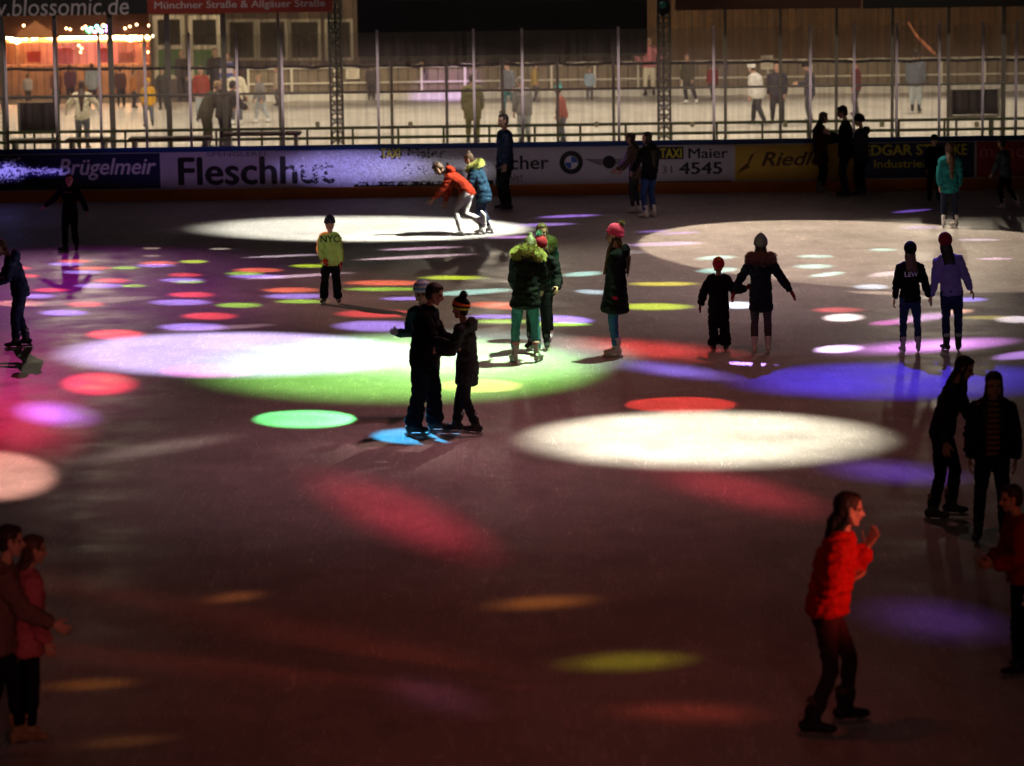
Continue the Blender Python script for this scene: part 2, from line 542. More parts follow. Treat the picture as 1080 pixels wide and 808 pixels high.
def skeleton(po, k, bulk):
    """unit-height joints; x = the person's right hand, y = front"""
    J = {}
    lean, side, twist = R(po.get('lean', 0)), R(po.get('side', 0)), R(po.get('twist', 0))
    def spine(a, s): return V((math.sin(s), math.sin(a) * math.cos(s), math.cos(a) * math.cos(s)))
    d1, d2 = spine(lean * .65, side * .65), spine(lean, side)
    J['P'] = V((0, 0, 0)); J['W'] = d1 * .12
    J['C'] = J['W'] + d2 * .105
    J['S'] = J['W'] + d2 * .178
    J['d1'], J['d2'] = d1, d2
    X = V((math.cos(twist), math.sin(twist), 0)); X = (X - d2 * X.dot(d2)).normalized()
    J['X'] = X
    J['Fr'] = d2.cross(X)          # chest front
    J['N'] = J['S'] + d2 * .022
    pit, yaw, roll = [R(a) for a in po.get('head', (0, 0, 0))]
    hr = Matrix.Rotation(yaw, 3, 'Z') @ Matrix.Rotation(-pit, 3, 'X') @ Matrix.Rotation(roll, 3, 'Y')
    hs = .138 * k
    J['H'] = J['N'] + (d2 * .5 + (hr @ V((0, 0, 1))) * .5).normalized() * .045 + hr @ V((0, .018, .075 * k))
    J['hm'] = Matrix.Translation(J['H']) @ (hr.to_4x4()) @ Matrix.Scale(hs, 4)
    for nm, sg in (('r', 1), ('l', -1)):
        sh = J['S'] + X * sg * (.098 if k < 1.1 else .09) * bulk ** .5 - d2 * .016
        u, fo = [nrm(v) for v in po.get('a' + nm, ((sg * .14, .0, -1), (sg * .02, .22, -1)))]
        J['sh' + nm] = sh; J['el' + nm] = sh + u * .172; J['wr' + nm] = J['el' + nm] + fo * .142; J['fd' + nm] = fo
        hip = V((sg * .05, 0, -.015))
        t, s_ = [nrm(v) for v in po.get('t' + nm, ((sg * .07, .15, -1), (sg * .02, -.18, -1)))]
        J['hip' + nm] = hip; J['kn' + nm] = hip + t * .245; J['an' + nm] = J['kn' + nm] + s_ * .235
        fy, fp = po.get('f' + nm, (12, 0))
        J['fm' + nm] = Matrix.Rotation(R(-fy * sg), 3, 'Z') @ Matrix.Rotation(R(-fp), 3, 'X')
    zmin = 1e9
    for nm in 'rl':
        for y in (-.1, .19):
            q = J['an' + nm] + J['fm' + nm] @ V((0, y, -.124)) / 1.7
            J['z' + nm] = min(J.get('z' + nm, 1e9), q.z)
        zmin = min(zmin, J['z' + nm])
    on = [J['an' + nm] + (J['fm' + nm] @ V((0, .04, 0))) / 1.7 for nm in 'rl' if J['z' + nm] < zmin + .02]
    c = sum(on, V()) / len(on)
    J['off'] = V((-c.x, -c.y, -zmin))
    J['top'] = max((J['hm'] @ V((x, y, z))).z for x in (-.2, 0, .2) for y in (-.3, -.05, .2) for z in (.45, .5)) - zmin + .012
    return J

DARKHAIR = (.022, .014, .01); BROWNHAIR = (.07, .036, .018); FAIRHAIR = (.30, .19, .09)
PEOPLE = []

def person(label, at, heading, top, legs, skate=('figure', (.82, .80, .76)), hat=None, hair=None, glove=None, pose=None,
           k=1.05, bulk=1.0, group=None, vox=.014, H=None, ground=0.0, skin=None, hands=('relaxed', 'relaxed'), extra=None, seed=None):
    po = pose or {}
    seed = len(PEOPLE) * 3.7 if seed is None else seed
    J = skeleton(po, k, bulk)
    px, fy, ty = at
    g = gp(px, fy, ground)
    if H is None:
        hw = pv(px, ty, g.y).z - ground
        H = hw / (J['top'] + (.018 if hat else 0))
    off = J['off'] * H
    def P(v): return V(v) * H + off
    S = H / 1.7
    B = bulk
    X = J['X']; Fr = J['Fr']
    # ---- body (skin): torso and limbs, then head and hands joined in
    b = MB()
    b.tube([P(J['P'] - V((0, 0, .02))), P(J['W']), P(J['C']), P(J['S']), P(J['N'])],
           [(.075 * H * B, .055 * H * B), (.062 * H * B, .045 * H * B), (.075 * H * B, .05 * H * B), (.05 * H, .036 * H), (.03 * H, .03 * H)], side=X)
    for nm in 'rl':
        b.tube([P(J['S']), P(J['sh' + nm]), P(J['el' + nm]), P(J['wr' + nm])], [.026 * H, .026 * H, .02 * H, .0135 * H], seg=10)
        b.tube([P(J['hip' + nm]), P(J['kn' + nm]), P(J['kn' + nm].lerp(J['an' + nm], .35)), P(J['an' + nm])], [.043 * H * B, .028 * H, .027 * H, .017 * H], seg=10)
        b.ell(P(J['an' + nm] + J['fm' + nm] @ V((0, .025, -.022))), (.02 * H, .05 * H, .014 * H), J['fm' + nm])
    me = fuse(b, max(vox, .014), 2, 'person')
    bm = bmesh.new(); bm.from_mesh(me)
    for f_ in bm.faces: f_.material_index = 0
    hm = Matrix.Translation(off) @ Matrix.Scale(H, 4) @ J['hm']
    add_mesh(bm, HEAD, hm)
    handm = {}
    for i, nm in enumerate('rl'):
        fo = nrm(J['fd' + nm])
        sg = 1 if nm == 'r' else -1
        pal = V(po.get('palm' + nm, (-sg, 0, 0)))
        z = -(pal - fo * pal.dot(fo))
        z = z.normalized() if z.length > .05 else fo.orthogonal().normalized()
        x = fo.cross(z)
        m = Matrix((x, fo, z)).transposed().to_4x4()
        if nm == 'r': m = m @ Matrix.Diagonal((-1, 1, 1, 1))
        m = Matrix.Translation(P(J['wr' + nm]) + fo * .008) @ m @ Matrix.Scale(S * (1.02 if k < 1.08 else .95), 4)
        handm[nm] = m
        add_mesh(bm, HANDS[hands[i]], m, flip=(nm == 'r'), midx=0)
    bm.to_mesh(me); bm.free()
    sk = skin or SKIN
    root = link('person', me, None, [sk, EYE, LIP, BROW], True)
    root.location = g
    root.rotation_euler = (0, 0, R(heading))
    tag(root, label, 'person', group)
    PEOPLE.append(root)

    # ---- trousers
    lm = legs['m']
    lf = legs.get('fit', .008)
    b = MB()
    b.tube([P(J['P'] - V((0, 0, .035))), P(J['P']), P(J['W'] * .75)], [(.085 * H * B, .068 * H * B), (.09 * H * B, .07 * H * B), (.078 * H * B, .058 * H * B)], side=V((1, 0, 0)))
    for nm in 'rl':
        hp, kn, an = P(J['hip' + nm]), P(J['kn' + nm]), P(J['an' + nm])
        end = kn.lerp(an, legs.get('len', .86))
        hemr = legs.get('hem', .026)
        b.tube([hp + V((0, 0, .01 * H)), hp.lerp(kn, .45), kn, kn.lerp(an, .33), end],
               [.054 * H * B + lf * .6, .045 * H * B + lf, .033 * H * B + lf, .033 * H * B ** .5 + lf, hemr * H + lf * 1.2], seg=12, cap=.25)
    me = fuse(b, vox, 3, 'trousers')
    folds(me, .014 if lf > .012 else .007, (10, 10, 18), seed)
    link('leggings' if legs.get('name') == 'leggings' else 'trousers', me, root, lm, True)

    # ---- upper garment
    def upper(t, name, extra_inf=0.0, sd=0):
        inf = t.get('inf', .018) + extra_inf
        hem = t.get('hem', .05); fl = t.get('flare', .0)
        b = MB()
        leg = nrm(sum((nrm(J['kn' + nm] - J['hip' + nm]) for nm in 'rl'), V()))
        dn = nrm(leg * .5 - J['d1'] * .35 + V((0, 0, -.35)))
        pts = [P(J['P'] + dn * hem), P(J['P'] + dn * hem * .5), P(J['P']), P(J['W']), P(J['C']), P(J['S'] - J['d2'] * .008), P(J['S'] + J['d2'] * .012)]
        w0, d0 = (.088 * H * B + inf), (.066 * H * B + inf)
        rad = [(w0 + fl * H, d0 + fl * H), (w0 + fl * .55 * H, d0 + fl * .55 * H), (w0 + fl * .15 * H, d0 + fl * .15 * H), (.076 * H * B + inf, .058 * H * B + inf),
               (.09 * H * B + inf, .063 * H * B + inf), (.066 * H * B ** .5 + inf * .7, .048 * H + inf * .7), (.042 * H + inf * .5, .038 * H + inf * .5)]
        b.tube(pts, rad, side=X, seg=20, cap=.25)
        b.tube([P(J['S']), P(J['N'] + J['d2'] * t.get('collar', .006))], [.04 * H + inf * .4, .037 * H + inf * .3], cap=.2)
        si = t.get('sinf', inf * .75)
        for nm in 'rl':
            sh, el, wr = P(J['sh' + nm]), P(J['el' + nm]), P(J['wr' + nm])
            b.tube([P(J['S'] * .5 + J['sh' + nm] * .5), sh, sh.lerp(el, .5), el, el.lerp(wr, .5), el.lerp(wr, t.get('cuff', .95))],
                   [.045 * H + si, .036 * H * B ** .5 + si, .031 * H * B ** .5 + si, .027 * H + si, .023 * H + si, .018 * H + si], seg=12, cap=.25)
        if t.get('hood') == 'down' or t.get('hood') == 'fur':
            hb = J['S'] - Fr * .07 + J['d2'] * .02
            b.ell(P(hb), (.075 * H, .036 * H, .055 * H), Matrix((X, Fr, J['d2'])).transposed())
            arc = [J['N'] + (X * math.sin(R(a)) - Fr * math.cos(R(a))) * .06 + J['d2'] * (.002 - .012 * abs(a) / 110) for a in range(-120, 121, 30)]
            b.tube([P(q) for q in arc], [.022 * H] * len(arc), side=J['d2'], seg=8)
        me = fuse(b, vox, 2, name)
        folds(me, t.get('fold', .014), t.get('fs', (11, 11, 15)), seed + sd, t.get('puff'))
        return me
    name = top.get('name', 'jacket')
    if top.get('inner'):
        link('sweater', upper(dict(top['inner'], hem=.0), 'sweater', 0, 5), root, top['inner']['m'], True)
    me = upper(top, name)
    if top.get('inner'):
        bm = bmesh.new(); bm.from_mesh(me)
        c0 = P(J['W']); top_z = P(J['N']).z
        kill = [f_ for f_ in bm.faces if abs((f_.calc_center_median() - c0).dot(X)) < top.get('open', .03) * H and f_.normal.dot(Fr) > .25
                and (f_.calc_center_median() - c0).dot(J['d2']) > -.3 * H and abs(f_.calc_center_median().x - off.x) < .09 * H]
        bmesh.ops.delete(bm, geom=kill, context='FACES')
        bm.to_mesh(me); bm.free()
    jk = link(name, me, root, top['m'], True)
    if top.get('hood') == 'fur':
        b = MB()
        arc = [J['N'] + (X * math.sin(R(a)) * .10 - Fr * math.cos(R(a)) * .092) + J['d2'] * (.026 - .03 * abs(a) / 110) for a in range(-130, 131, 20)]
        b.tube([P(q) for q in arc], [(.042 * H, .030 * H)] * len(arc), side=J['d2'], seg=10)
        fm = fuse(b, .016, 1, 'fur'); folds(fm, .012, (25, 25, 25), seed)
        fur(fm, 4200, .05 * S, .75, 3, .25)
        link('fur_trim', fm, jk, mat('fur_' + str(top['furc']), top['furc'], .9, .35, 40), True)
    if top.get('text'):
        txt, tw, mcol, fb, dz = top['text']
        cu = bpy.data.curves.new('t', 'FONT'); cu.body = txt; cu.align_x = 'CENTER'; cu.offset = .012; cu.extrude = .002; cu.resolution_u = 3
        to = bpy.data.objects.new('t', cu); col.objects.link(to)
        bpy.context.evaluated_depsgraph_get().update()
        tm = bpy.data.meshes.new_from_object(to.evaluated_get(bpy.context.evaluated_depsgraph_get()))
        bpy.data.objects.remove(to)
        bm = bmesh.new(); bm.from_mesh(tm)
        bmesh.ops.triangulate(bm, faces=bm.faces[:])
        bmesh.ops.subdivide_edges(bm, edges=bm.edges[:], cuts=2)
        bj = bmesh.new(); bj.from_mesh(me); bvh = BVHTree.FromBMesh(bj); bj.free()
        xs = [v.co.x for v in bm.verts]; wd = max(xs) - min(xs); xm = (max(xs) + min(xs)) / 2
        c0 = P(J['C'] + J['d2'] * dz)
        Xd = X if fb == 'back' else -X
        fd = -Fr if fb == 'back' else Fr
        for v in bm.verts:
            e = .004 if v.co.z > 0 else .0015
            p = c0 + Xd * (v.co.x - xm) * tw / wd + J['d2'] * v.co.y * tw / wd
            hit = bvh.ray_cast(p + fd * .6, -fd)
            v.co = (hit[0] if hit[0] else p) + fd * e
        bm.to_mesh(tm); bm.free()
        tm.materials.clear()
        link('lettering', tm, jk, mcol)
    # ---- skates
    kind, bc = skate[0], skate[1]
    for nm in 'rl':
        m = Matrix.Translation(P(J['an' + nm])) @ J['fm' + nm].to_4x4() @ Matrix.Scale(S, 4)
        bo = bpy.data.objects.new('skate', BOOT[kind].copy()); col.objects.link(bo)
        sd_ = J['fm' + nm].inverted() @ (J['kn' + nm] - J['an' + nm]).normalized()
        sx_, sy_ = max(-.5, min(.5, sd_.x / max(sd_.z, .3))), max(-.7, min(.7, sd_.y / max(sd_.z, .3)))
        for v_ in bo.data.vertices:
            zz = max(0, v_.co.z)
            v_.co.x += zz * sx_; v_.co.y += zz * sy_
        bo.data.materials.clear(); bo.data.materials.append(mat('boot_' + str(bc), bc, .45, .12, 25, spec=.4))
        bo.parent = root; bo.matrix_local = m
        bl = bpy.data.objects.new('blade', BLADES[kind]); col.objects.link(bl)
        if not BLADES[kind].materials: BLADES[kind].materials.append(BLADE)
        bl.parent = bo
        if len(skate) > 2:
            c = MB()
            c.tube([(.135 * sx_, -.02 + .135 * sy_, .135), (.165 * sx_, -.022 + .165 * sy_, .165)], [(.054, .07), (.052, .067)], cap=.3)
            s_ = c.build('boot_cuff', mat('cuff_' + str(skate[2]), skate[2], .7, .15), bo, True)
    # ---- gloves
    if glove:
        for nm in 'rl':
            if nm in glove.get('on', 'rl'):
                gm = MITTEN.copy()
                o = link('mitten', gm, root, glove['m'], True)
                o.matrix_local = handm[nm] @ Matrix.Scale(.95, 4)
    # ---- hair
    if hair:
        hmat = mat('hair_' + str(hair['c']), hair['c'], .55, .3, 60, spec=.35)
        b = MB()
        def h(v): return hm @ V(v)
        hs = .138 * k * H
        rot = J['hm'].to_3x3().normalized()
        if hair.get('len', 0) == 0 or True:
            if hat:
                b.ell(h((0, -.12, .02)), (.335 * hs, .33 * hs, .30 * hs), rot)
                b.ell(h((0, -.2, -.12)), (.29 * hs, .23 * hs, .27 * hs), rot)
            else:
                b.ell(h((0, -.105, .15)), (.365 * hs, .395 * hs, .385 * hs), rot)
                b.ell(h((0, -.2, -.05)), (.31 * hs, .26 * hs, .33 * hs), rot)
                b.ell(h((0, .1, .37)), (.25 * hs, .2 * hs, .12 * hs), rot)
        L = hair.get('len', 0)
        if L:
            bk = -Fr
            dirv = hair.get('dir')
            p0 = h((0, -.2, -.12 if hat else .02)); p1 = h((0, -.3, -.42))
            if dirv:
                dv = nrm(dirv)
                p2 = p1 + dv * L * H * .5; p3 = p1 + dv * L * H + V((0, 0, -.03 * H))
            else:
                lay = .088 + top.get('inf', .018) * .5
                p2 = P(J['S'] + bk * lay - J['d2'] * .03); p3 = P(J['S'] + bk * (lay * .95) - J['d2'] * L)
            b.tube([p0, p1, p2, p3], [(.034 * H, .026 * H), (.038 * H, .022 * H * hair.get('vol', 1)), (.042 * H, .017 * H * hair.get('vol', 1)), (.014 * H, .010 * H * hair.get('vol', 1))], side=X)
            b.tube([p0, p1 + X * .02 * H, p2 + X * .03 * H, p3 + X * .02 * H - J['d2'] * .03 * H], [.016 * H, .016 * H, .014 * H, .006 * H], side=X, seg=8)
            for sg in (-1, 1):
                if hair.get('front', 0):
                    ff = hair['front']
                    q = [h((sg * .28, .0, -.05 if hat else .15)), h((sg * .31, .04, -.25)), P(J['N'] + X * sg * .05 + Fr * .06 - J['d2'] * .0), P(J['C'] + X * sg * .05 + Fr * (.075 + top.get('inf', .018) * .6) - J['d2'] * ff)]
                    b.tube(q, [.010 * H, .013 * H, .016 * H, .008 * H], seg=8)
                else:
                    b.tube([h((sg * .26, -.04, -.05 if hat else .15)), h((sg * .29, -.08, -.3)), p2 + X * sg * .04 * H], [.011 * H, .014 * H, .014 * H], seg=8)
        if hair.get('pony'):
            b.tube([h((0, -.42, .25)), h((0, -.62, .1)), h((0, -.6, -.35)), h((0, -.55, -.6))], [.03 * H, .035 * H, .03 * H, .01 * H], side=X)
        if hair.get('bun'):
            b.ell(h((0, -.3, .55)), .16 * hs)
        hme = fuse(b, max(.009, vox * .8), 2, 'hair')
        folds(hme, .006 * S, (60, 60, 9), seed)
        link('hair', hme, root, hmat, True)
    # ---- hat
    if hat:
        hm2 = hm @ Matrix.Rotation(R(hat.get('tilt', 14)), 4, 'X')
        b = MB()
        tall = hat.get('tall', 0)
        prof = [(.06, .40, .465), (.14, .43, .50), (.24, .44, .51), (.30, .435, .50), (.42, .41, .475), (.54, .345, .40), (.63 + tall * .5, .24, .28), (.68 + tall, .11, .13)]
        mats_ = hat['m'] if isinstance(hat['m'], list) else [hat['m']]
        nm_ = len(mats_)
        ord_ = hat.get('bands')
        def mid(i, n):
            if not ord_: return 0
            return ord_[min(int(i / (n - 1) * len(ord_)), len(ord_) - 1)]
        b.tube([(0, -.045 - .16 * max(0, z - .3) * (1 + hat.get('slouch', 0)), z) for z, _, _ in prof], [(x, y) for _, x, y in prof], seg=22, cap=.3, matids=mid)
        hme = b.mesh('hat'); hme.transform(hm2)
        ho = link('hat', hme, root, mats_, True)
        if hat.get('band'):
            c = MB()
            n = 22
            ring = [(0 + .43 * math.cos(2 * math.pi * i / n), -.045 + .50 * math.sin(2 * math.pi * i / n), .15) for i in range(n + 1)]
            c.tube(ring, [(.07, .028)] * (n + 1), side=V((0, 0, 1)), seg=8)
            bme = c.mesh('hat_band'); bme.transform(hm2)
            link('hat_band', bme, ho, hat['band'], True)
        if hat.get('pom'):
            c = MB(); ctr = hm2 @ V((0, -.1 - .14 * hat.get('slouch', 0), .80 + tall)); r_ = hat.get('pr', .23) * hs_(k, H)
            c.ell(ctr, r_ * .8, seg=16, rings=12)
            pme = c.mesh('pompom'); fur(pme, 700, r_ * .45, .6, 5)
            link('pompom', pme, ho, hat['pom'], True)
    if extra: extra(root, P, J, H, hm, handm)
    return root

def hs_(k, H): return .138 * k * H

# ------------------------------------------------------------------ setting
YB, YF, ZF = 61.28, 71.0, -.6          # boards, fence of the far rink, level of the far rink
YFAR = 97.0
ICE = ice_material('ice', (.60, .56, .53))
ICE_FAR = ice_material('ice_far', (.62, .58, .52), .3)
b = MB()
b.box((0, 0, -.63 - .05), (1600, 1600, .1))
tag(b.build('ground', mat('ground', (.09, .085, .08), .9, .3, 2)), kind='structure')
b = MB(); b.box((0, (YB + .1 + 2.0) / 2, -.3), (34, YB + .1 - 2.0, .6))
tag(b.build('ice_rink', ICE), kind='structure')
b = MB(); b.box((0, (YB + .1 + 1.4 + YB + .1) / 2, -.31), (34, 1.4, .62))
tag(b.build('path', mat('path_rubber', (.05, .05, .05), .9, .3, 5)), kind='structure')
b = MB(); b.box((0, (YF - 3.5 + YFAR) / 2, ZF - .02), (70, YFAR - YF + 3.5, .04))
tag(b.build('ice_sheet_far', ICE_FAR), kind='structure')

STEEL = mat('steel_grey', (.30, .31, .31), .5, .2, 8, metal=.0, spec=.5)
STEEL_DK = mat('steel_dark', (.26, .25, .22), .5, .25, 8, spec=.5)
ALU = mat('aluminium', (.55, .54, .56), .4, .1, 8, metal=.3)
GREEN_DK = mat('rail_green', (.10, .13, .045), .5, .2, 8)
GLASS = veil('glass', (.55, .48, .44), .10, .03)
NET = veil('shade_net', (.14, .10, .075), .42)

def xb(px, py=175, Y=None): return pv(px, py, YB if Y is None else Y).x

# rink boards
ZT = pv(540, 150.5, YB).z
bd = empty('rink_board', (0, YB, 0))
tag(bd, 'long dasher board along the back of the dark rink, blue cap and orange kick strip', 'rink board')
MB().box((0, .08, ZT / 2 - .03), (34, .10, ZT - .1)).build('board_panel', mat('board_white', (.55, .54, .55), .4, .1, 4), bd)
MB().box((0, .07, ZT - .045), (34, .17, .09), bevel=.02).build('top_rail', mat('rail_blue', (.012, .06, .26), .4, .15, 5), bd)
MB().box((0, .005, .105), (34, .05, .21), bevel=.008).build('kick_strip', mat('kick_orange', (.62, .20, .04), .45, .25, 3), bd)

def lettering(txt, x0, x1, z0, z1, Y, m, parent, shear=0, bold=.0, name='lettering'):
    cu = bpy.data.curves.new('t', 'FONT'); cu.body = txt; cu.extrude = .002; cu.shear = shear; cu.resolution_u = 3
    to = bpy.data.objects.new('t', cu); col.objects.link(to)
    dg = bpy.context.evaluated_depsgraph_get(); dg.update()
    me = bpy.data.meshes.new_from_object(to.evaluated_get(dg)); bpy.data.objects.remove(to)
    n = len(me.vertices); c = np.empty(n * 3, np.float32); me.vertices.foreach_get('co', c); c = c.reshape(-1, 3)
    mn, mx = c.min(0), c.max(0)
    if bold > .004:         # heavy letters: the strokes doubled, each copy a hair deeper
        bm = bmesh.new(); bm.from_mesh(me)
        for k, (dx, dy) in enumerate(((1, 0), (-1, 0), (0, 1), (0, -1))):
            nv = len(bm.verts); bm.from_mesh(me); bm.verts.ensure_lookup_table()
            for v in bm.verts[nv:]: v.co += V((dx * bold * .9, dy * bold * .6, -.0007 * (k + 1)))
        bm.to_mesh(me); bm.free()
        n = len(me.vertices); c = np.empty(n * 3, np.float32); me.vertices.foreach_get('co', c); c = c.reshape(-1, 3)
        mn, mx = c.min(0), c.max(0)
    o = np.empty_like(c)
    pl = parent.location
    o[:, 0] = x0 + (c[:, 0] - mn[0]) / (mx[0] - mn[0]) * (x1 - x0) - pl.x
    o[:, 1] = Y - c[:, 2] - pl.y
    o[:, 2] = z0 + (c[:, 1] - mn[1]) / (mx[1] - mn[1]) * (z1 - z0) - pl.z
    me.vertices.foreach_set('co', o.ravel()); me.update()
    me.materials.clear()
    return link(name, me, parent, m)

def banner(label, px0, px1, m, zlo=.235, zhi=None):
    zhi = zhi or ZT - .11
    x0, x1 = xb(px0), xb(px1)
    o = MB().box((0, 0, (zhi - zlo) / 2), (x1 - x0 - .012, .012, zhi - zlo)).build('advert_banner', m)
    o.location = ((x0 + x1) / 2, YB + .022, zlo)
    tag(o, label, 'advert', 'adverts along the boards')
    return o

def bl(o, txt, px0, px1, pyt, pyb, m, shear=0, bold=0, name='lettering'):
    xm = (px0 + px1) / 2
    return lettering(txt, xb(px0, pyb), xb(px1, pyb), pv(xm, pyb, YB).z, pv(xm, pyt, YB).z, YB + .0135, m, o, shear, bold, name)

NAVY = mat('vinyl_navy', (.012, .016, .075), .35, .15, 4, spec=.4)
WHITE = mat('vinyl_white', (.52, .50, .53), .4, .12, 4, spec=.4)
BLACKV = mat('vinyl_black', (.012, .012, .014), .4, 0)
WLET = mat('vinyl_lettering_white', (.75, .72, .74), .4, .05)
YLET = mat('vinyl_lettering_yellow', (.75, .68, .05), .4, .05)
YELLOW = mat('vinyl_yellow', (.62, .40, .04), .4, .12, 4, spec=.4)
REDV = mat('vinyl_red', (.35, .03, .03), .4, .12, 4, spec=.4)
PINKL = mat('vinyl_pink', (.62, .22, .22), .4, .05)
GREYL = mat('vinyl_grey', (.13, .13, .14), .4, .05)

NAVY_AD = bn = banner('dark navy advert with white slanted lettering behind the skater in black', -60, 169, NAVY)
bl(bn, 'Brügelmeir', 62, 165, 167, 190, WLET, .25, .02)
bn = banner('white advert with the largest heavy black lettering on the boards', 171, 369, WHITE)
bl(bn, 'Fleschhut', 188, 353, 165, 195, BLACKV, 0, .03)
bl(bn, 'SPENGLEREI', 218, 280, 160.5, 165, GREYL, 0, .01)
def taxi(label, px0, px1, t0, t1, num, n0, n1, w0, w1, small):
    bn = banner(label, px0, px1, WHITE)
    x0, x1 = xb(px0 + 2), xb(px1 - 1)
    z1 = pv((px0 + px1) / 2, 191, YB).z
    MB().box(((x0 + x1) / 2 - bn.location.x, -.008, z1 - .055 - bn.location.z), (x1 - x0, .005, .10)).build('dark_strip', BLACKV, bn)
    pz0, pz1 = pv((t0 + t1) / 2, 168, YB).z, pv((t0 + t1) / 2, 155, YB).z
    s = MB().box(((xb(t0) + xb(t1)) / 2 - bn.location.x, -.008, (pz0 + pz1) / 2 - bn.location.z), (xb(t1) - xb(t0), .005, pz1 - pz0)).build('name_plate', BLACKV, bn)
    q = bl(bn, 'TAXI', t0 + 2, t1 - 2, 156.5, 166.5, YLET, 0, .03)
    for v in q.data.vertices: v.co.y -= .012
    bl(bn, 'Maier', w0, w1, 156, 167, BLACKV, 0, .02)
    bl(bn, num, n0, n1, 171, 184, BLACKV, 0, .03)
    if small: bl(bn, small, n0 - 18, n0 - 7, 175, 183, GREYL, 0, .01)
    return bn
SNOW_AD = taxi('white taxi advert half covered by stuck snow under violet light', 371, 521, 400, 424, '4411', 424, 474, 430, 470, '')
bn = banner('white advert with a round dark emblem and a winged emblem', 523, 689, WHITE)
bl(bn, 'cher', 538, 579, 164, 179, BLACKV, 0, .025)
bl(bn, 'hlt!', 536, 551, 184, 191, GREYL, 0, .01)
# round emblem: dark ring, white rim, quartered disc
def emblem_disc(par, px, py, r, parts):
    c = pv(px, py, YB)
    e = None
    for i, (r0, r1, a0, a1, m) in enumerate(parts):
        g_ = MB()
        n = max(6, int((a1 - a0) / 10))
        outer = [(c.x - par.location.x + r * r1 * math.cos(R(a0 + (a1 - a0) * k / n)), YB + .0125 - .0015 * (i % 3) - par.location.y, c.z - par.location.z + r * r1 * math.sin(R(a0 + (a1 - a0) * k / n))) for k in range(n + 1)]
        inner = [(c.x - par.location.x + r * r0 * math.cos(R(a0 + (a1 - a0) * k / n)), outer[0][1], c.z - par.location.z + r * r0 * math.sin(R(a0 + (a1 - a0) * k / n))) for k in range(n + 1)]
        for k in range(n):
            q = [outer[k], outer[k + 1], inner[k + 1], inner[k]] if r0 > 0 else [outer[k], outer[k + 1], (c.x - par.location.x, outer[0][1], c.z - par.location.z)]
            g_.bm.faces.new([g_.bm.verts.new(p) for p in q])
        if e is None:
            e = g_.build('emblem', m, par)
        else:
            g_.build('emblem_field', m, e)
BLUEV = mat('vinyl_blue', (.03, .12, .42), .35, .05)
emblem_disc(bn, 602.5, 171.5, .225, [(.56, 1.0, 0, 360, BLACKV), (0, .53, 0, 90, BLUEV), (0, .53, 90, 180, WLET), (0, .53, 180, 270, BLUEV), (0, .53, 270, 360, WLET), (.525, .57, 0, 360, WLET)])
c = pv(642.5, 171, YB)
g_ = MB()
for sgn in (-1, 1):
    for k in range(4):
        z = .055 - k * .03
        L = .47 - .07 * k
        g_.prism([(c.x - bn.location.x + sgn * .09, -.008, c.z - bn.location.z + z), (c.x - bn.location.x + sgn * L, -.008, c.z - bn.location.z + z + .012), (c.x - bn.location.x + sgn * (L - .05), -.008, c.z - bn.location.z + z - .016), (c.x - bn.location.x + sgn * .09, -.008, c.z - bn.location.z + z - .018)], (0, -.003, 0))
we = g_.build('winged_emblem', GREYL, bn)
g_ = MB(); g_.bm.faces.new([g_.bm.verts.new((c.x - bn.location.x + .125 * math.cos(R(a)), -.0125, c.z - bn.location.z + .125 * math.sin(R(a)))) for a in range(0, 360, 12)])
g_.build('emblem_disc', BLACKV, we)
taxi('white taxi advert with black number beside the yellow advert', 691, 773, 694, 721, '4545', 716, 762, 726, 768, '31')
bn = banner('yellow advert with dark slanted lettering and a leaping figure mark', 775, 907, YELLOW)
DKY = mat('vinyl_brown', (.10, .05, .012), .4, .05)
bl(bn, 'Riedle', 803, 868, 160, 175, DKY, .3, .03)
cc = pv(789, 171, YB)
def q(x, z): return (cc.x - bn.location.x + x, -.008, cc.z - bn.location.z + z)
g_ = MB()
g_.prism([q(.20, .22), q(.05, .13), q(-.0, .02), q(-.02, -.06), q(.02, -.05), q(.06, .05), q(.12, .15)], (0, -.003, 0))
g_.prism([q(-.02, -.02), q(-.14, -.12), q(-.23, -.24), q(-.12, -.17), q(.04, -.10)], (0, -.003, 0))
g_.build('figure_mark', DKY, bn)
bn = banner('navy advert with bold yellow lettering behind the teal jacket', 909, 1028, NAVY)
bl(bn, 'EDGAR ST', 911, 983, 152.5, 164, YLET, 0, .03)
bl(bn, 'KE', 1006, 1020, 152, 163.5, YLET, 0, .03)
bl(bn, 'Industrieb', 922, 980, 168.5, 177, YLET, 0, .01)
bn = banner('dark red advert with pale pink lettering at the end of the boards', 1030, 1140, REDV)
bl(bn, 'm', 1034, 1047, 157, 166, PINKL, 0, .0)
bl(bn, 'nd', 1060, 1082, 152, 166, PINKL, 0, .0)
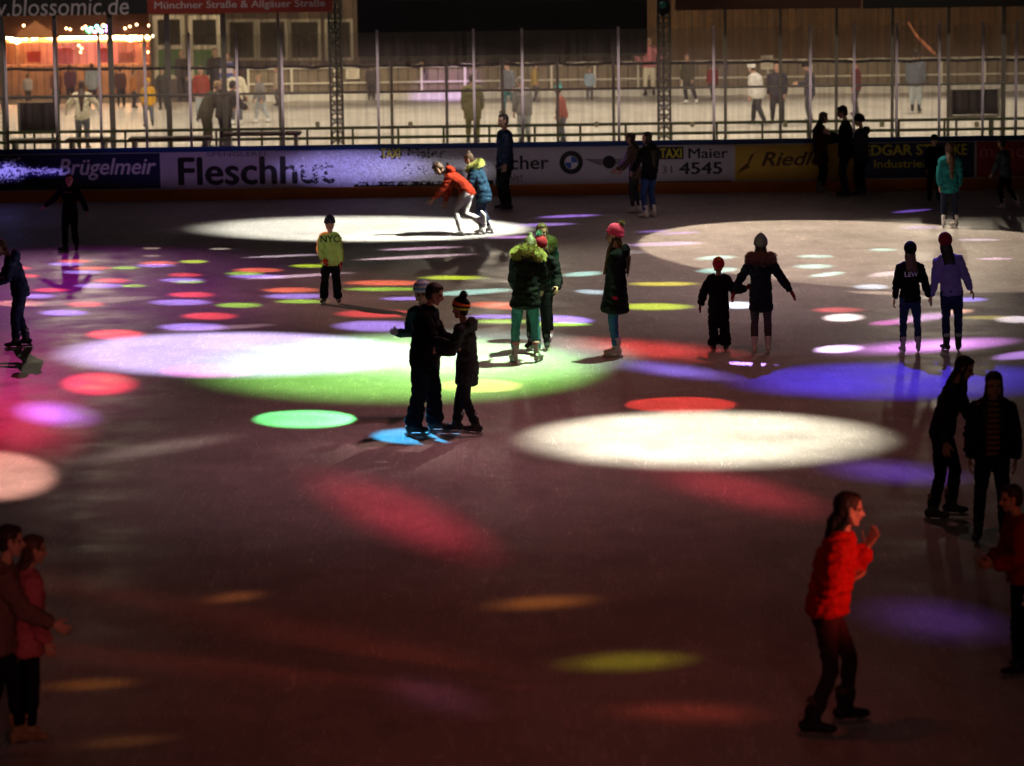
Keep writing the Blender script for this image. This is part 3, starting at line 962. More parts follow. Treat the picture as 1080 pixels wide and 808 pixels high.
# snow thrown against the boards by skates
def splat(par, px0, px1, pyc, hh, n, seed):
    rnd = random.Random(seed)
    g_ = MB()
    for _ in range(n):
        px = px0 + (px1 - px0) * min(1, max(0, rnd.betavariate(1.6, 1.6)))
        w_ = 1 - abs((px - (px0 + px1) / 2) / ((px1 - px0) / 2)) ** 2.5
        py = pyc + rnd.gauss(0, hh * .42) * (.35 + .65 * w_)
        p = pv(px, py, YB)
        z = min(max(p.z, .26), ZT - .13)
        r = rnd.uniform(.005, .016) * rnd.choice((1, 1, 1, 2))
        k = rnd.randint(5, 8)
        ph = rnd.random() * 6
        vs = [(p.x - par.location.x + r * rnd.uniform(.6, 1.7) * math.cos(ph + 6.283 * i / k), -.011 - rnd.random() * .004, z - par.location.z + r * rnd.uniform(.6, 1.3) * math.sin(ph + 6.283 * i / k)) for i in range(k)]
        ctr = g_.bm.verts.new((p.x - par.location.x, -.016 - r * .35, z - par.location.z))
        vv = [g_.bm.verts.new(v) for v in vs]
        for i in range(k):
            g_.bm.faces.new((vv[i], vv[(i + 1) % k], ctr))
    return tag(g_.build('snow_spatter', mat('snow', (.64, .64, .70), .6, .1), par), kind='stuff')
splat(SNOW_AD, 300, 520, 177, 24, 2600, 3)
splat(NAVY_AD, -12, 30, 181, 14, 420, 4)
splat(NAVY_AD, 22, 66, 180, 5, 150, 5)

# glass above the boards
ZG = pv(540, 32, YB).z
gb = empty('glass_barrier', (0, YB + .08, 0))
tag(gb, 'tall glass barrier with slim pale posts standing on the boards', 'glass barrier')
posts = [-42, 6, 58, 105, 153, 200, 250, 297.6, 398.5, 500, 551, 652.6, 753, 855, 901, 946, 991, 1037, 1072, 1120]
posts = [-42 - 98 * k for k in range(4, 0, -1)] + posts + [1120 + 98 * k for k in range(1, 5)]
for px in posts:
    x = xb(px, 90)
    MB().box((x, -.03, (ZT + ZG) / 2 + .02), (.05, .04, ZG - ZT + .04), bevel=.006).build('post', ALU, gb)
for a_, c_ in zip(posts, posts[1:]):
    x0, x1 = xb(a_, 90) + .02, xb(c_, 90) - .02
    MB().box(((x0 + x1) / 2, .0, (ZT + ZG) / 2), (x1 - x0, .012, ZG - ZT - .02)).build('glass_pane', GLASS, gb)

# fence of the far rink: slim steel posts, a mid rail, net above
def xf(px, py=100): return pv(px, py, YF).x
fe = empty('steel_fence', (0, YF, ZF))
tag(fe, 'tall dark steel fence with close posts and one mid rail between the rinks', 'fence')
zr = pv(540, 95, YF).z - ZF
fposts = [-54, 4, 60, 118, 178, 237, 295, 413, 471, 530, 588, 647, 765, 823, 882, 941, 1000, 1058, 1117]
fposts = [-54 - 58.7 * k for k in range(6, 0, -1)] + fposts + [1117 + 58.7 * k for k in range(1, 7)]
thick = {4: .11, 60: .09, 118: .12, 178: .12, 237: .11, 1058: .10}
for px in fposts:
    t_ = thick.get(px, .065)
    MB().box((xf(px), 0, 2.2), (t_, .06, 4.4)).build('post', STEEL_DK, fe)
MB().bar((-19, -.035, zr), (19, -.035, zr), .028).build('rail', STEEL_DK, fe)

def mast(px, label):
    o = empty('lattice_mast', (xf(px), YF - .25, ZF))
    tag(o, label, 'lattice mast')
    g_ = MB()
    h = 7.0
    cs = [(-.13, 0), (.13, 0), (0, .2)]
    for c in cs: g_.bar((c[0], c[1], 0), (c[0], c[1], h), .026, 8)
    g_.build('chord', mat('mast_dark', (.10, .10, .09), .5, .25, 8), o)
    g_ = MB()
    n = int(h / .2)
    for i in range(n):
        z0, z1 = i * .2 + .05, i * .2 + .25
        for a_, c_ in ((0, 1), (1, 2), (2, 0)):
            A, B_ = cs[a_], cs[c_]
            g_.bar((A[0], A[1], z0), (B_[0], B_[1], z1), .011, 6)
            g_.bar((B_[0], B_[1], z0), (A[0], A[1], z1), .011, 6)
    g_.build('lattice', MATS['mast_dark'], o)
    return o
mast(355.5, 'lattice mast beside the red street-name banner')
mast(700, 'lattice mast carrying the black lantern')

net = empty('shade_net', (0, YF + .12, ZF))
tag(net, 'dark hanging safety net with a sagging black hem rope', 'safety net')
zc = lambda px: pv(px, 74 - 11 * px / 1080, YF).z
g_ = MB()
N = 190
xs = [xf(-400 + 10 * i) for i in range(N + 1)]
zl = [zc(-400 + 10 * i) - ZF + .012 * math.sin(i * 1.1) + .008 * math.sin(i * 2.3) for i in range(N + 1)]
def grid(x0i, x1i, ztop):
    top_ = [g_.bm.verts.new((xs[i], .03 * math.sin(i * .9), ztop)) for i in range(x0i, x1i + 1)]
    bot = [g_.bm.verts.new((xs[i], .05 * math.sin(i * .9 + 1), zl[i])) for i in range(x0i, x1i + 1)]
    for i in range(len(top_) - 1):
        g_.bm.faces.new((top_[i], top_[i + 1], bot[i + 1], bot[i]))
grid(56, N, 4.2)
g_.build('netting', NET, net)
g_ = MB(); g_.tube([(xs[i], .05 * math.sin(i * .9 + 1), zl[i]) for i in range(N + 1)], [.032] * (N + 1), side=V((0, 1, 0)), seg=8)
g_.build('hem_rope', mat('rope_black', (.008, .008, .008), .9, 0), net)

# near railing of the far rink
YR = 70.2
rl = empty('railing', (0, YR, ZF))
tag(rl, 'low dark green two-bar railing in front of the lit rink', 'railing')
for py in (132.5, 143):
    MB().bar((-19, 0, pv(540, py, YR).z - ZF), (19, 0, pv(540, py, YR).z - ZF), .034).build('rail', GREEN_DK, rl)
for px in list(range(-396, 1500, 48)):
    x = pv(px, 140, YR).x
    MB().bar((x, 0, 0), (x, 0, pv(540, 132.5, YR).z - ZF), .026).build('post', GREEN_DK, rl)
RAIL_LAMP = mat('rail_cap', (.75, .72, .45), .4, .1)
for px in (335, 433, 629, 730, 828, 930, 1030):
    p = pv(px, 131, YR)
    MB().box((p.x, -.03, p.z - ZF), (.10, .07, .12), bevel=.015).build('post_cap', RAIL_LAMP, rl)

# standing tables between the rinks
TABM = planks('table_wood', (.10, .07, .04), .12, 'Y')
def stand_table(px0, px1, py, label):
    a, c = pv(px0, py, 69.2), pv(px1, py, 69.2)
    o = empty('standing_table', ((a.x + c.x) / 2, 69.2, ZF)); w_ = c.x - a.x
    tag(o, label, 'standing table', 'standing tables by the railing')
    h = a.z - ZF
    MB().box((0, 0, h - .03), (w_, .6, .06), bevel=.02).build('table_top', TABM, o)
    for s in (-1, 1):
        g_ = MB(); g_.box((s * (w_ / 2 - .12), 0, h / 2 - .03), (.07, .5, h - .06)); g_.build('leg', STEEL_DK, o)
    MB().box((0, 0, .25), (w_ - .3, .06, .06)).build('stretcher', STEEL_DK, o)
stand_table(10, 63, 147, 'dark standing table under the black notice board at the far corner of the rink')
stand_table(70, 116, 146, 'dark standing table beside the long-haired person leaning on the railing')
stand_table(136, 224, 145, 'long dark standing table where two people in dark coats lean')
stand_table(236, 318, 140, 'dark standing table next to the lattice mast of the street-name banner')

# notice boards on the railing
def notice(px0, px1, py0, py1, label):
    a, c = pv(px0, py1, YF + .4), pv(px1, py0, YF + .4)
    o = empty('notice_board', ((a.x + c.x) / 2, YF + .4, ZF)); tag(o, label, 'notice board')
    w_, z0, z1 = c.x - a.x, a.z - ZF, c.z - ZF
    MB().box((0, 0, (z0 + z1) / 2), (w_, .05, z1 - z0)).build('panel', mat('panel_dark', (.02, .018, .015), .6, .2, 4), o)
    g_ = MB()
    for s in (-1, 1):
        g_.box((s * (w_ / 2 + .03), 0, (z0 + z1) / 2 - .02), (.055, .06, z1 - z0 + .08))
    g_.box((0, 0, z0 - .04), (w_, .06, .055))
    g_.build('frame', mat('frame_pale', (.55, .52, .42), .5, .1), o)
    for s in (-1, 1): MB().bar((s * w_ * .4, .02, 0), (s * w_ * .4, .02, z0 - .07), .03).build('leg', STEEL_DK, o)
notice(1004, 1052, 94, 121, 'dark notice board with a pale frame behind the glass near the dark red advert')
notice(22, 58, 108, 138, 'dark notice board behind the glass above the dark navy advert')

# far fence of the lit rink
ff = empty('rink_fence', (0, YFAR, ZF))
tag(ff, 'far rink fence with pale rails, wooden boards and a white kick board', 'rink fence')
zt, zm = pv(540, 68, YFAR).z - ZF, pv(540, 85, YFAR).z - ZF
PALE = mat('rail_pale', (.80, .74, .60), .5, .1)
x0, x1 = pv(262, 85, YFAR).x, 22
MB().box(((x0 + x1) / 2, 0, zt), (x1 - x0, .06, .085)).build('rail', PALE, ff)
MB().box(((x0 + x1) / 2, 0, zm), (x1 - x0, .05, .04)).build('rail', PALE, ff)
for i in range(26):
    x = x0 + i * 1.3
    if x < x1: MB().box((x, -.005, zt / 2), (.06, .06, zt)).build('post', PALE, ff)
MB().box(((x0 + x1) / 2, .07, zt / 2), (x1 - x0, .04, zt)).build('dado', planks('dado_wood', (.22, .17, .11), .3, 'X', .12), ff)
MB().box(((x0 + x1) / 2, -.05, .10), (x1 - x0, .05, .2)).build('kick_board', mat('kick_white', (.72, .69, .62), .5, .1, 5), ff)
pst = pv(372, 78, YFAR - .1)
o = empty('paper_notice', (pst.x, YFAR - .1, pst.z)); tag(o, 'pale paper notice fixed to the far fence behind the lattice mast', 'notice')
MB().box((0, .03, 0), (.40, .012, .30)).build('sheet', mat('paper', (.75, .68, .55), .7, .05), o)
g_ = MB()
for k in range(4): g_.box((0, .021, .09 - k * .06), (.26, .004, .02))
g_.build('print', mat('print_brown', (.35, .25, .16), .7, 0), o)
pst = pv(809, 66, YFAR - .1)
o = empty('paper_notice', (pst.x, YFAR - .1, pst.z)); tag(o, 'pale paper notice on the far fence behind the white hoodie', 'notice')
MB().box((0, .03, 0), (.36, .012, .42)).build('sheet', MATS['paper'], o)
g_ = MB()
for k in range(5): g_.box((0, .021, .13 - k * .06), (.24, .004, .02))
g_.build('print', MATS['print_brown'], o)

# buildings beyond
def building(name, px0, px1, Y, h, m, label, cat, depth=5):
    a, c = pv(px0, 60, Y), pv(px1, 60, Y)
    o = empty(name, ((a.x + c.x) / 2, Y, ZF)); tag(o, label, cat)
    MB().box((0, depth / 2, h / 2), (c.x - a.x, depth, h)).build('wall', m, o)
    g_ = MB(); w_ = (c.x - a.x) / 2 + .4
    g_.prism([(-w_, -.6, h), (w_, -.6, h), (w_, depth / 2, h + 1.3), (-w_, depth / 2, h + 1.3)], (0, 0, .1))
    g_.prism([(-w_, depth / 2, h + 1.3), (w_, depth / 2, h + 1.3), (w_, depth + .6, h), (-w_, depth + .6, h)], (0, 0, .1))
    g_.build('roof', mat('roof_dark', (.05, .04, .035), .8, .2, 4), o)
    return o
wb = building('wooden_building', 672, 1180, 103, 4.2, planks('facade_brown', (.20, .10, .045), .22, 'X', .18), 'long brown plank building behind the far rink', 'wooden building')
pb = building('pavilion', 205, 380, 104, 3.8, planks('facade_dark', (.13, .085, .06), .35), 'dark pavilion with pale window frames behind the far rink', 'pavilion')
def window(par, px0, px1, py0, py1, Y, frame=.09, pane=None):
    a, c = pv(px0, py1, Y), pv(px1, py0, Y)
    w_, h = c.x - a.x, c.z - a.z
    g_ = MB()
    cx_, cz = (a.x + c.x) / 2 - par.location.x, (a.z + c.z) / 2 - ZF
    for s in (-1, 1):
        g_.box((cx_ + s * (w_ / 2 - frame / 2), -.03, cz), (frame, .08, h))
        g_.box((cx_, -.033, cz + s * (h / 2 - frame / 2)), (w_ - 2 * frame, .08, frame))
    f_ = g_.build('window', mat('window_frame_pale', (.45, .38, .28), .6, .15, 6), par)
    MB().box((cx_, -.012, cz), (w_ - frame, .02, h - frame)).build('pane', pane or mat('pane_dark', (.03, .025, .02), .15, 0, spec=.5), f_)
for p0, p1 in ((240, 270), (272, 303), (305, 338), (343, 372)):
    window(pb, p0, p1, 20, 64, 104)
for p0 in (216,): window(pb, p0, p0 + 22, 20, 40, 104)

# kiosk with cream framed green doors
kb = empty('kiosk', (pv(184, 60, 99.5).x, 99.5, ZF)); tag(kb, 'kiosk with cream framed dark windows and green lower panels', 'kiosk')
CREAM = mat('cream_paint', (.62, .54, .40), .5, .1, 5); GRN = mat('panel_green', (.07, .15, .045), .55, .15, 5)
kw = pv(210, 60, 99.5).x - pv(158, 60, 99.5).x
MB().box((0, 1.3, 1.45), (kw, 2.4, 2.9)).build('wall', mat('kiosk_wall', (.11, .08, .055), .7, .2, 5), kb)
MB().box((0, 1.2, 2.98), (kw + .4, 3.0, .12)).build('roof', MATS['roof_dark'], kb)
def kdoor(px0, px1):
    a, c = pv(px0, 84, 99.5), pv(px1, 16, 99.5)
    w_, h = c.x - a.x, c.z - a.z
    cx_, z0 = (a.x + c.x) / 2 - kb.location.x, a.z - ZF
    zs = [z0 + h * .5, z0 + h * .985]
    g_ = MB(); fr = .13
    for s in (-1, 1): g_.box((cx_ + s * (w_ / 2 - fr / 2), .06, z0 + h / 2), (fr, .08, h), bevel=.02)
    for z in (z0 + fr / 2, z0 + h * .5, z0 + h - fr / 2): g_.box((cx_, .063, z), (w_ - 2 * fr + .02, .08, fr), bevel=.02)
    d = g_.build('door', CREAM, kb)
    MB().box((cx_, .08, z0 + h * .25), (w_ - fr, .03, h * .5 - fr)).build('lower_panel', GRN, d)
    MB().box((cx_, .08, z0 + h * .74), (w_ - fr, .03, h * .46 - fr)).build('pane', MATS['pane_dark'], d)
kdoor(163, 194); kdoor(200, 232)

# glowing market stall
YS = 100.0
sx = pv(80, 60, YS).x
ms = empty('market_stall', (sx, YS, ZF)); tag(ms, 'open market stall glowing orange with a bright string-lit eave', 'market stall')
wS = pv(158, 60, YS).x - pv(-40, 60, YS).x
STW = planks('stall_wood', (.42, .20, .10), .25)
MB().box((0, 2.6, 1.2), (wS, .08, 2.4)).build('back_wall', STW, ms)
for s in (-1, 1): MB().box((s * wS / 2, 1.3, 1.2), (.08, 2.6, 2.4)).build('side_wall', STW, ms)
MB().box((0, .1, .5), (wS - .3, .35, 1.0)).build('counter', STW, ms)
ze = pv(80, 42, YS).z - ZF
MB().box((0, -.25, ze + .02), (wS, .06, .16)).build('eave_board', mat('eave_lit', (.5, .3, .15), .6, .1), ms)
g_ = MB(); g_.prism([(-wS / 2, -.4, ze + .12), (wS / 2, -.4, ze + .12), (wS / 2, 2.9, ze + 1.5), (-wS / 2, 2.9, ze + 1.5)], (0, 0, .08))
g_.build('roof', mat('stall_roof', (.12, .05, .03), .8, .25, 4), ms)
gx = pv(40, 40, YS).x - sx
g_ = MB(); g_.prism([(gx - .75, -.46, ze + .08), (gx + .75, -.46, ze + .08), (gx, -.46, ze + .62)], (0, .08, 0))
g_.build('gable', mat('gable_orange', (.5, .24, .11), .7, .2, 4), ms)
for px in (20, 60, 105, 150):
    MB().box((pv(px, 60, YS).x - sx, -.2, ze / 2), (.07, .07, ze)).build('post', STW, ms)
for px, py, cm in ((10, 76, (.55, .12, .1)), (52, 88, (.5, .1, .1)), (82, 80, (.65, .38, .25)), (112, 58, (.6, .16, .25)), (135, 62, (.5, .2, .15)), (36, 60, (.55, .08, .06)), (68, 60, (.6, .2, .3))):
    p = pv(px, py, YS + .8)
    g_ = MB(); g_.box((p.x - sx, .8, p.z - ZF), (random.uniform(.4, .8), .05, random.uniform(.3, .6)))
    g_.build('goods_panel', mat('goods_%d' % px, cm, .6, .3, 9), ms)
BULB = emitter('bulb_warm', (1, .58, .22), 70)
ls = empty('light_string', (sx, YS - .34, ZF)); tag(ls, 'string of warm bulbs along the eave and gable of the market stall', 'light string')
def bulbs(o, pts, m, r=.035):
    for px, py in pts:
        p = pv(px, py, YS - .34)
        MB().ell((p.x - o.location.x, 0, p.z - ZF), r, seg=10, rings=6).build('bulb', m, o)
bulbs(ls, [(px, 39.5 + random.uniform(-1, 1)) for px in range(3, 166, 4)], BULB, .055)
bulbs(ls, [(12, 42), (17, 42), (22, 37), (26, 34), (30, 31), (50, 34), (54, 37)], BULB, .05)
bulbs(ls, [(40, 30), (18, 43), (138, 40.5), (163, 38)], emitter('bulb_bright', (1, .72, .38), 60), .085)
bulbs(ls, [(70, 30), (74, 31), (87, 30), (90, 28), (132, 30), (137, 28), (144, 26), (157, 27), (159, 33), (156, 55), (86, 51), (85, 55), (83, 48), (25, 27), (48, 32)], emitter('bulb_dim', (1, .55, .25), 14), .035)
MB().tube([(pv(px, 38.5, YS).x - sx, .01, pv(px, 38.5, YS).z - ZF) for px in range(0, 168, 12)], [.008] * 14, seg=6).build('cable', MATS['rope_black'], ls)
lc = empty('light_string', (sx, YS - .34, ZF)); tag(lc, 'cluster of green, blue and violet bulbs above the stall eave', 'light string')
for (px, py), c in zip(((92, 31), (96, 30), (94, 33), (102, 28), (104, 31), (107, 33), (109, 27), (113, 28), (113, 32), (100, 34)),
                       ((.1, 1, .3), (.3, 1, .6), (.1, .9, .3), (.2, .8, 1), (.2, 1, .9), (.3, .9, 1), (1, .5, .2), (.6, .3, 1), (.5, .3, 1), (1, .25, .3))):
    bulbs(lc, [(px, py)], emitter('bulb_%d' % px, c, 16), .05)
MB().tube([(pv(px, 30, YS).x - sx, .012, pv(px, 30, YS).z - ZF) for px in (90, 100, 115)], [.008] * 3, seg=6).build('cable', MATS['rope_black'], lc)

# rope light hanging at the right: a glowing orange strand
rp = empty('rope_light', (0, 98.5, 0)); tag(rp, 'glowing orange rope light slanting above the person in pale trousers', 'rope light')
MB().tube([pv(958, 24, 98.5) - V((0, 98.5, 0)), pv(967, 38, 98.5) - V((0, 98.5, 0)), pv(979, 50, 98.5) - V((0, 98.5, 0)), pv(986, 57, 98.5) - V((0, 98.5, 0))], [.02, .035, .045, .03], seg=8).build('strand', emitter('rope_orange', (1, .28, .1), .55), rp)

# banners and screen hung over the fence
def hung(name, label, cat, px0, px1, py0, py1, Y, m, d=.03):
    a, c = pv(px0, py1, Y), pv(px1, py0, Y)
    o = MB().box((0, 0, (c.z - a.z) / 2), (c.x - a.x, d, c.z - a.z)).build(name, m)
    o.location = ((a.x + c.x) / 2, Y, a.z)
    tag(o, label, cat)
    return o
YH = YF - .5
BLK = mat('banner_black', (.012, .011, .013), .6, .1, 4)
hb = hung('hanging_banner', 'black web-address banner hung over the fence at the stall end', 'banner', -60, 154, -30, 17.5, YH, BLK)
lb = mat('lettering_lilac', (.42, .36, .42), .5, .05)
lettering('www.blossomic.de', pv(-44, 15, YH).x, pv(136, 12, YH).x, pv(60, 18, YH).z + .03, pv(60, -1, YH).z + .03, YH - .02, lb, hb, .12)
hr = hung('hanging_banner', 'dark red street-name banner hung over the fence beside the lattice mast', 'banner', 156, 350, -30, 15, YH, mat('banner_red', (.22, .025, .02), .6, .2, 4))
lettering('Münchner Straße & Allgäuer Straße', pv(163, 8, YH).x, pv(343, 4, YH).x, pv(250, 10.5, YH).z, pv(250, .5, YH).z, YH - .02, lb, hr, 0, .012)
hs_panel = hung('video_screen', 'large switched-off black screen hung between the lattice masts', 'screen', 378, 682, -40, 60, YH, mat('screen_black', (.006, .006, .009), .3, 0, spec=.2), .2)
a, c = pv(380, 62.5, YH), pv(680, 58.5, YH)
MB().box((0, -.0, -.03), (c.x - a.x, .22, .055)).build('lower_edge', mat('edge_green', (.07, .09, .05), .5, .1), hs_panel)
hung('hanging_banner', 'dark brown banner high over the fence next to the lantern', 'banner', 712, 908, -30, 11, YH, mat('banner_brown', (.05, .018, .014), .6, .2, 4))
hung('hanging_banner', 'black banner high over the fence above the rope light', 'banner', 910, 1150, -30, 9, YH, BLK)
# beam that the banners hang from
bm_ = empty('steel_beam', (0, YH + .1, pv(540, -36, YH).z)); tag(bm_, 'steel beam across the lattice masts that carries the banners', 'beam')
g_ = MB(); g_.box((0, 0, .1), (26, .1, .2)); g_.build('beam_web', STEEL_DK, bm_)
# lantern on the mast
p = pv(699, 15, YF - .55)
o = empty('lantern', p); tag(o, 'black box lantern with a dim teal lens on the lattice mast', 'lantern')
MB().box((0, 0, .24), (.26, .22, .46), bevel=.03).build('housing', BLK, o)
MB().tube([(0, -.12, .2), (0, -.15, .2)], [.085, .08], seg=20, cap=.4).build('lens', mat('lens_teal', (.01, .09, .09), .2, 0, spec=.6), o)
MB().ell((0, 0, -.01), (.05, .05, .05)).build('knob', BLK, o)
MB().box((0, .2, .3), (.06, .25, .06)).build('bracket', STEEL_DK, o)


# ------------------------------------------------------------------ the skaters
BLK_C = cloth('black', (.006, .006, .007)); NAV_C = cloth('navy', (.018, .022, .045)); CHAR = cloth('charcoal', (.035, .035, .038))
JEANS = cloth('jeans', (.035, .06, .13)); TEALJ = cloth('teal_jeans', (.05, .16, .19)); DJEANS = cloth('dark_jeans', (.016, .022, .04))
REDW = cloth('red_wool', (.42, .02, .03)); MAROON = cloth('maroon', (.14, .012, .018)); WHITE_C = cloth('white', (.68, .66, .64)); GREY_C = cloth('grey', (.22, .21, .21))
FIG = ('figure', (.84, .82, .78)); HOC = ('hockey', (.02, .02, .022)); HOCT = ('hockey', (.02, .02, .022), (.35, .36, .40))
GF = 'skaters on the dark rink'; GB = 'people at the lit far rink'
DOWN = ((.14, .0, -1), (.02, .2, -1)), ((-.14, .0, -1), (-.02, .2, -1))
def J_(name, m, **k): return dict(name=name, m=m, **k)

person('skater all in black holding both arms out in front of the navy advert', (74, 266, 182), 175,
       J_('hoodie', BLK_C, inf=.016, hem=.03, hood='down', text=('–––', .14, mat('print_pink', (.45, .2, .25), .6, 0), 'front', .02)), dict(m=BLK_C, fit=.012), HOC,
       hair=dict(c=DARKHAIR), group=GF, pose=dict(ar=((.75, .1, -.7), (.78, .15, -.62)), al=((-.5, .05, -.85), (-.38, .15, -.9)), head=(8, 18, 0), tr=((.1, .12, -1), (.05, -.1, -1)), tl=((-.02, .05, -1), (-.06, -.12, -1)), fr=(50, 0)))
person('boy in a dark hoodie bowing his head, nearest the magenta dots of light', (20, 367, 250), 98,
       J_('hoodie', NAV_C, inf=.018, hem=.05, hood='down'), dict(m=DJEANS, fit=.011), HOCT, hair=dict(c=BROWNHAIR), group=GF,
       pose=dict(lean=20, head=(34, 0, 0), ar=((.1, .35, -.8), (-.3, .75, -.25)), al=((-.1, .2, -.9), (.3, .8, -.1)), tr=((.03, .1, -1), (0, -.28, -1)), tl=((-.02, .25, -1), (0, .0, -1))), bulk=1.05)
person('child in a lime yellow lettered sweater with red mittens', (349, 321, 227), 182,
       J_('sweater', cloth('lime', (.50, .70, .17)), inf=.022, hem=.055, flare=.012, text=('NYC', .27, mat('print_black', (.01, .01, .012), .7, 0), 'front', .0)), dict(m=BLK_C, fit=.014, len=.93, hem=.034), HOC,
       hat=dict(m=cloth('beanie_dark', (.03, .03, .045)), tall=.08, band=cloth('beanie_band', (.05, .05, .065))), glove=dict(m=cloth('red_mitten', (.42, .03, .015))), group=GF, k=1.14,
       pose=dict(ar=((.28, .12, -.9), (-.35, .5, -.62)), al=((-.2, .02, -1), (-.05, .2, -1)), palmr=(-.4, -1, -.2), tr=((.12, .06, -1), (.06, -.08, -1)), tl=((-.08, .06, -1), (-.05, -.08, -1)), fr=(18, 0), fl=(10, 0)))
person('skater in a red hoodie and white leggings stooping low over one leg', (484, 249, 170), 82,
       J_('hoodie', cloth('red_hoodie', (.24, .022, .008)), inf=.014, hem=.03, hood='down'), dict(m=WHITE_C, fit=.004, name='leggings', len=.95), FIG, hair=dict(c=BROWNHAIR), group=GF,
       pose=dict(lean=58, head=(48, 0, 0), ar=((.1, .25, -.9), (0, .2, -1)), al=((-.1, .45, -.85), (0, .6, -.6)), tl=((0, .62, -.8), (0, -.28, -1)), tr=((0, .2, -1), (0, -1, -.42)), fr=(10, -35)))
person('skater in a blue puffer with a lime hood beside the red hoodie', (511, 247, 160), 75,
       J_('jacket', cloth('blue_puffer', (.018, .05, .085)), inf=.03, hem=.13, hood='fur', furc=(.55, .58, .16), puff=(.08, .012)), dict(m=NAV_C, fit=.006), FIG, hair=dict(c=BROWNHAIR, bun=1), group=GF,
       pose=dict(lean=24, head=(28, 8, 0), ar=((.1, .2, -.9), (0, .3, -1)), al=((-.1, .25, -.9), (0, .6, -.7)), tl=((0, .25, -1), (0, -.2, -1)), tr=((0, .08, -1), (0, -.42, -1))))
person('tall man in a navy coat standing at the boards near the round emblem', (532, 223, 119), 112,
       J_('jacket', cloth('man_navy', (.012, .018, .045)), inf=.026, hem=.09), dict(m=BLK_C, fit=.014), HOC, hair=dict(c=DARKHAIR), group=GF, bulk=1.08,
       pose=dict(head=(4, 10, 0), ar=DOWN[0], al=((-.12, .05, -1), (.05, .25, -1))))
person('woman in a brown jacket reaching forward beside the winged emblem', (670, 225, 139), 78,
       J_('jacket', cloth('brown_jk', (.11, .075, .06)), inf=.018, hem=.09), dict(m=CHAR, fit=.006), FIG, hair=dict(c=DARKHAIR, len=.14), group=GF,
       pose=dict(lean=8, ar=((.1, .4, -.9), (0, .6, -.7)), al=((-.1, .45, -.85), (0, .7, -.6)), tl=((0, .2, -1), (0, -.15, -1)), tr=((0, .05, -1), (0, -.3, -1))))
person('woman in a black hooded jacket and blue jeans beside the brown jacket', (684, 230, 138), 40,
       J_('jacket', BLK_C, inf=.02, hem=.06, hood='down'), dict(m=cloth('bright_jeans', (.03, .06, .20)), fit=.006), FIG, hair=dict(c=DARKHAIR, len=.2), group=GF,
       pose=dict(lean=3, head=(0, 30, 0), ar=DOWN[0], al=((-.3, .2, -.8), (.1, .6, -.6))))
PH = mat('phone_dark', (.02, .02, .025), .3, 0, spec=.5)
person('long-haired woman in a dark red coat before the yellow advert', (867, 204, 117), -78,
       J_('coat', cloth('wine_coat', (.05, .012, .016)), inf=.022, hem=.15), dict(m=BLK_C, fit=.006), ('figure', (.25, .24, .23)), hair=dict(c=DARKHAIR, len=.3), group=GF,
       pose=dict(ar=((.1, .3, -.9), (-.1, .9, .35)), al=((-.1, .3, -.9), (.1, .9, .3)), head=(12, 0, 0)))
person('man in black holding up a phone at the end of the yellow advert', (890, 208, 110), 84,
       J_('jacket', BLK_C, inf=.022, hem=.08), dict(m=DJEANS, fit=.012), HOC, hair=dict(c=DARKHAIR), group=GF, bulk=1.05,
       pose=dict(ar=((.1, .3, -.9), (-.1, .9, .4)), al=((-.1, .3, -.9), (.1, .9, .55)), head=(14, 0, 0)))
person('hooded person in dark grey behind the man with the phone', (907, 207, 119), 62,
       J_('jacket', CHAR, inf=.026, hem=.09, hood='down'), dict(m=BLK_C, fit=.012), HOC, hat=dict(m=BLK_C), group=GF, bulk=1.1,
       pose=dict(head=(10, 10, 0), ar=((.15, .15, -1), (-.1, .5, -.9)), al=((-.15, .15, -1), (.1, .5, -.9))))
person('woman in a bright teal jacket seen from behind', (1001, 240, 149), 4,
       J_('jacket', cloth('teal_jk', (.014, .15, .17)), inf=.024, hem=.10, flare=.006), dict(m=NAV_C, fit=.008), FIG, hair=dict(c=BROWNHAIR, len=.22), group=GF,
       pose=dict(ar=((.16, 0, -1), (.0, .12, -1)), al=((-.18, 0, -1), (.02, .12, -1)), tr=((.09, .05, -1), (.02, -.1, -1)), tl=((-.09, .05, -1), (-.02, -.1, -1)), fr=(-25, 0), fl=(-20, 0)))
person('dark person mostly hidden behind the teal jacket', (985, 213, 141), 172,
       J_('jacket', BLK_C, inf=.022, hem=.08), dict(m=BLK_C, fit=.012), HOC, hat=dict(m=BLK_C), group=GF, pose=dict(head=(6, 0, 0)))
person('skater in a grey sweater kicking back one white skate before the dark red advert', (1056, 221, 146), 52,
       J_('sweater', cloth('bluegrey', (.10, .13, .16)), inf=.02, hem=.05), dict(m=BLK_C, fit=.006), FIG, hair=dict(c=DARKHAIR), group=GF,
       pose=dict(lean=12, ar=((.3, .1, -1), (.2, .3, -1)), al=((-.35, .1, -.9), (-.2, .4, -.9)), tl=((-.02, .25, -1), (0, -.2, -1)), tr=((.06, -.12, -1), (.05, -.75, -.8)), fr=(10, -30)))
def glasses(root, P, J, H, hm, handm):
    b = MB()
    for s in (-1, 1):
        n = 14
        b.tube([hm @ V((s * .15 + .085 * math.cos(6.283 * i / n), .385, .0 + .07 * math.sin(6.283 * i / n))) for i in range(n + 1)], [.003] * (n + 1), seg=6, cap=0)
        b.bar(hm @ V((s * .235, .38, .01)), hm @ V((s * .33, .0, .03)), .003, 6)
    b.bar(hm @ V((-.07, .4, .01)), hm @ V((.07, .4, .01)), .003, 6)
    b.build('glasses', BLADE, root)
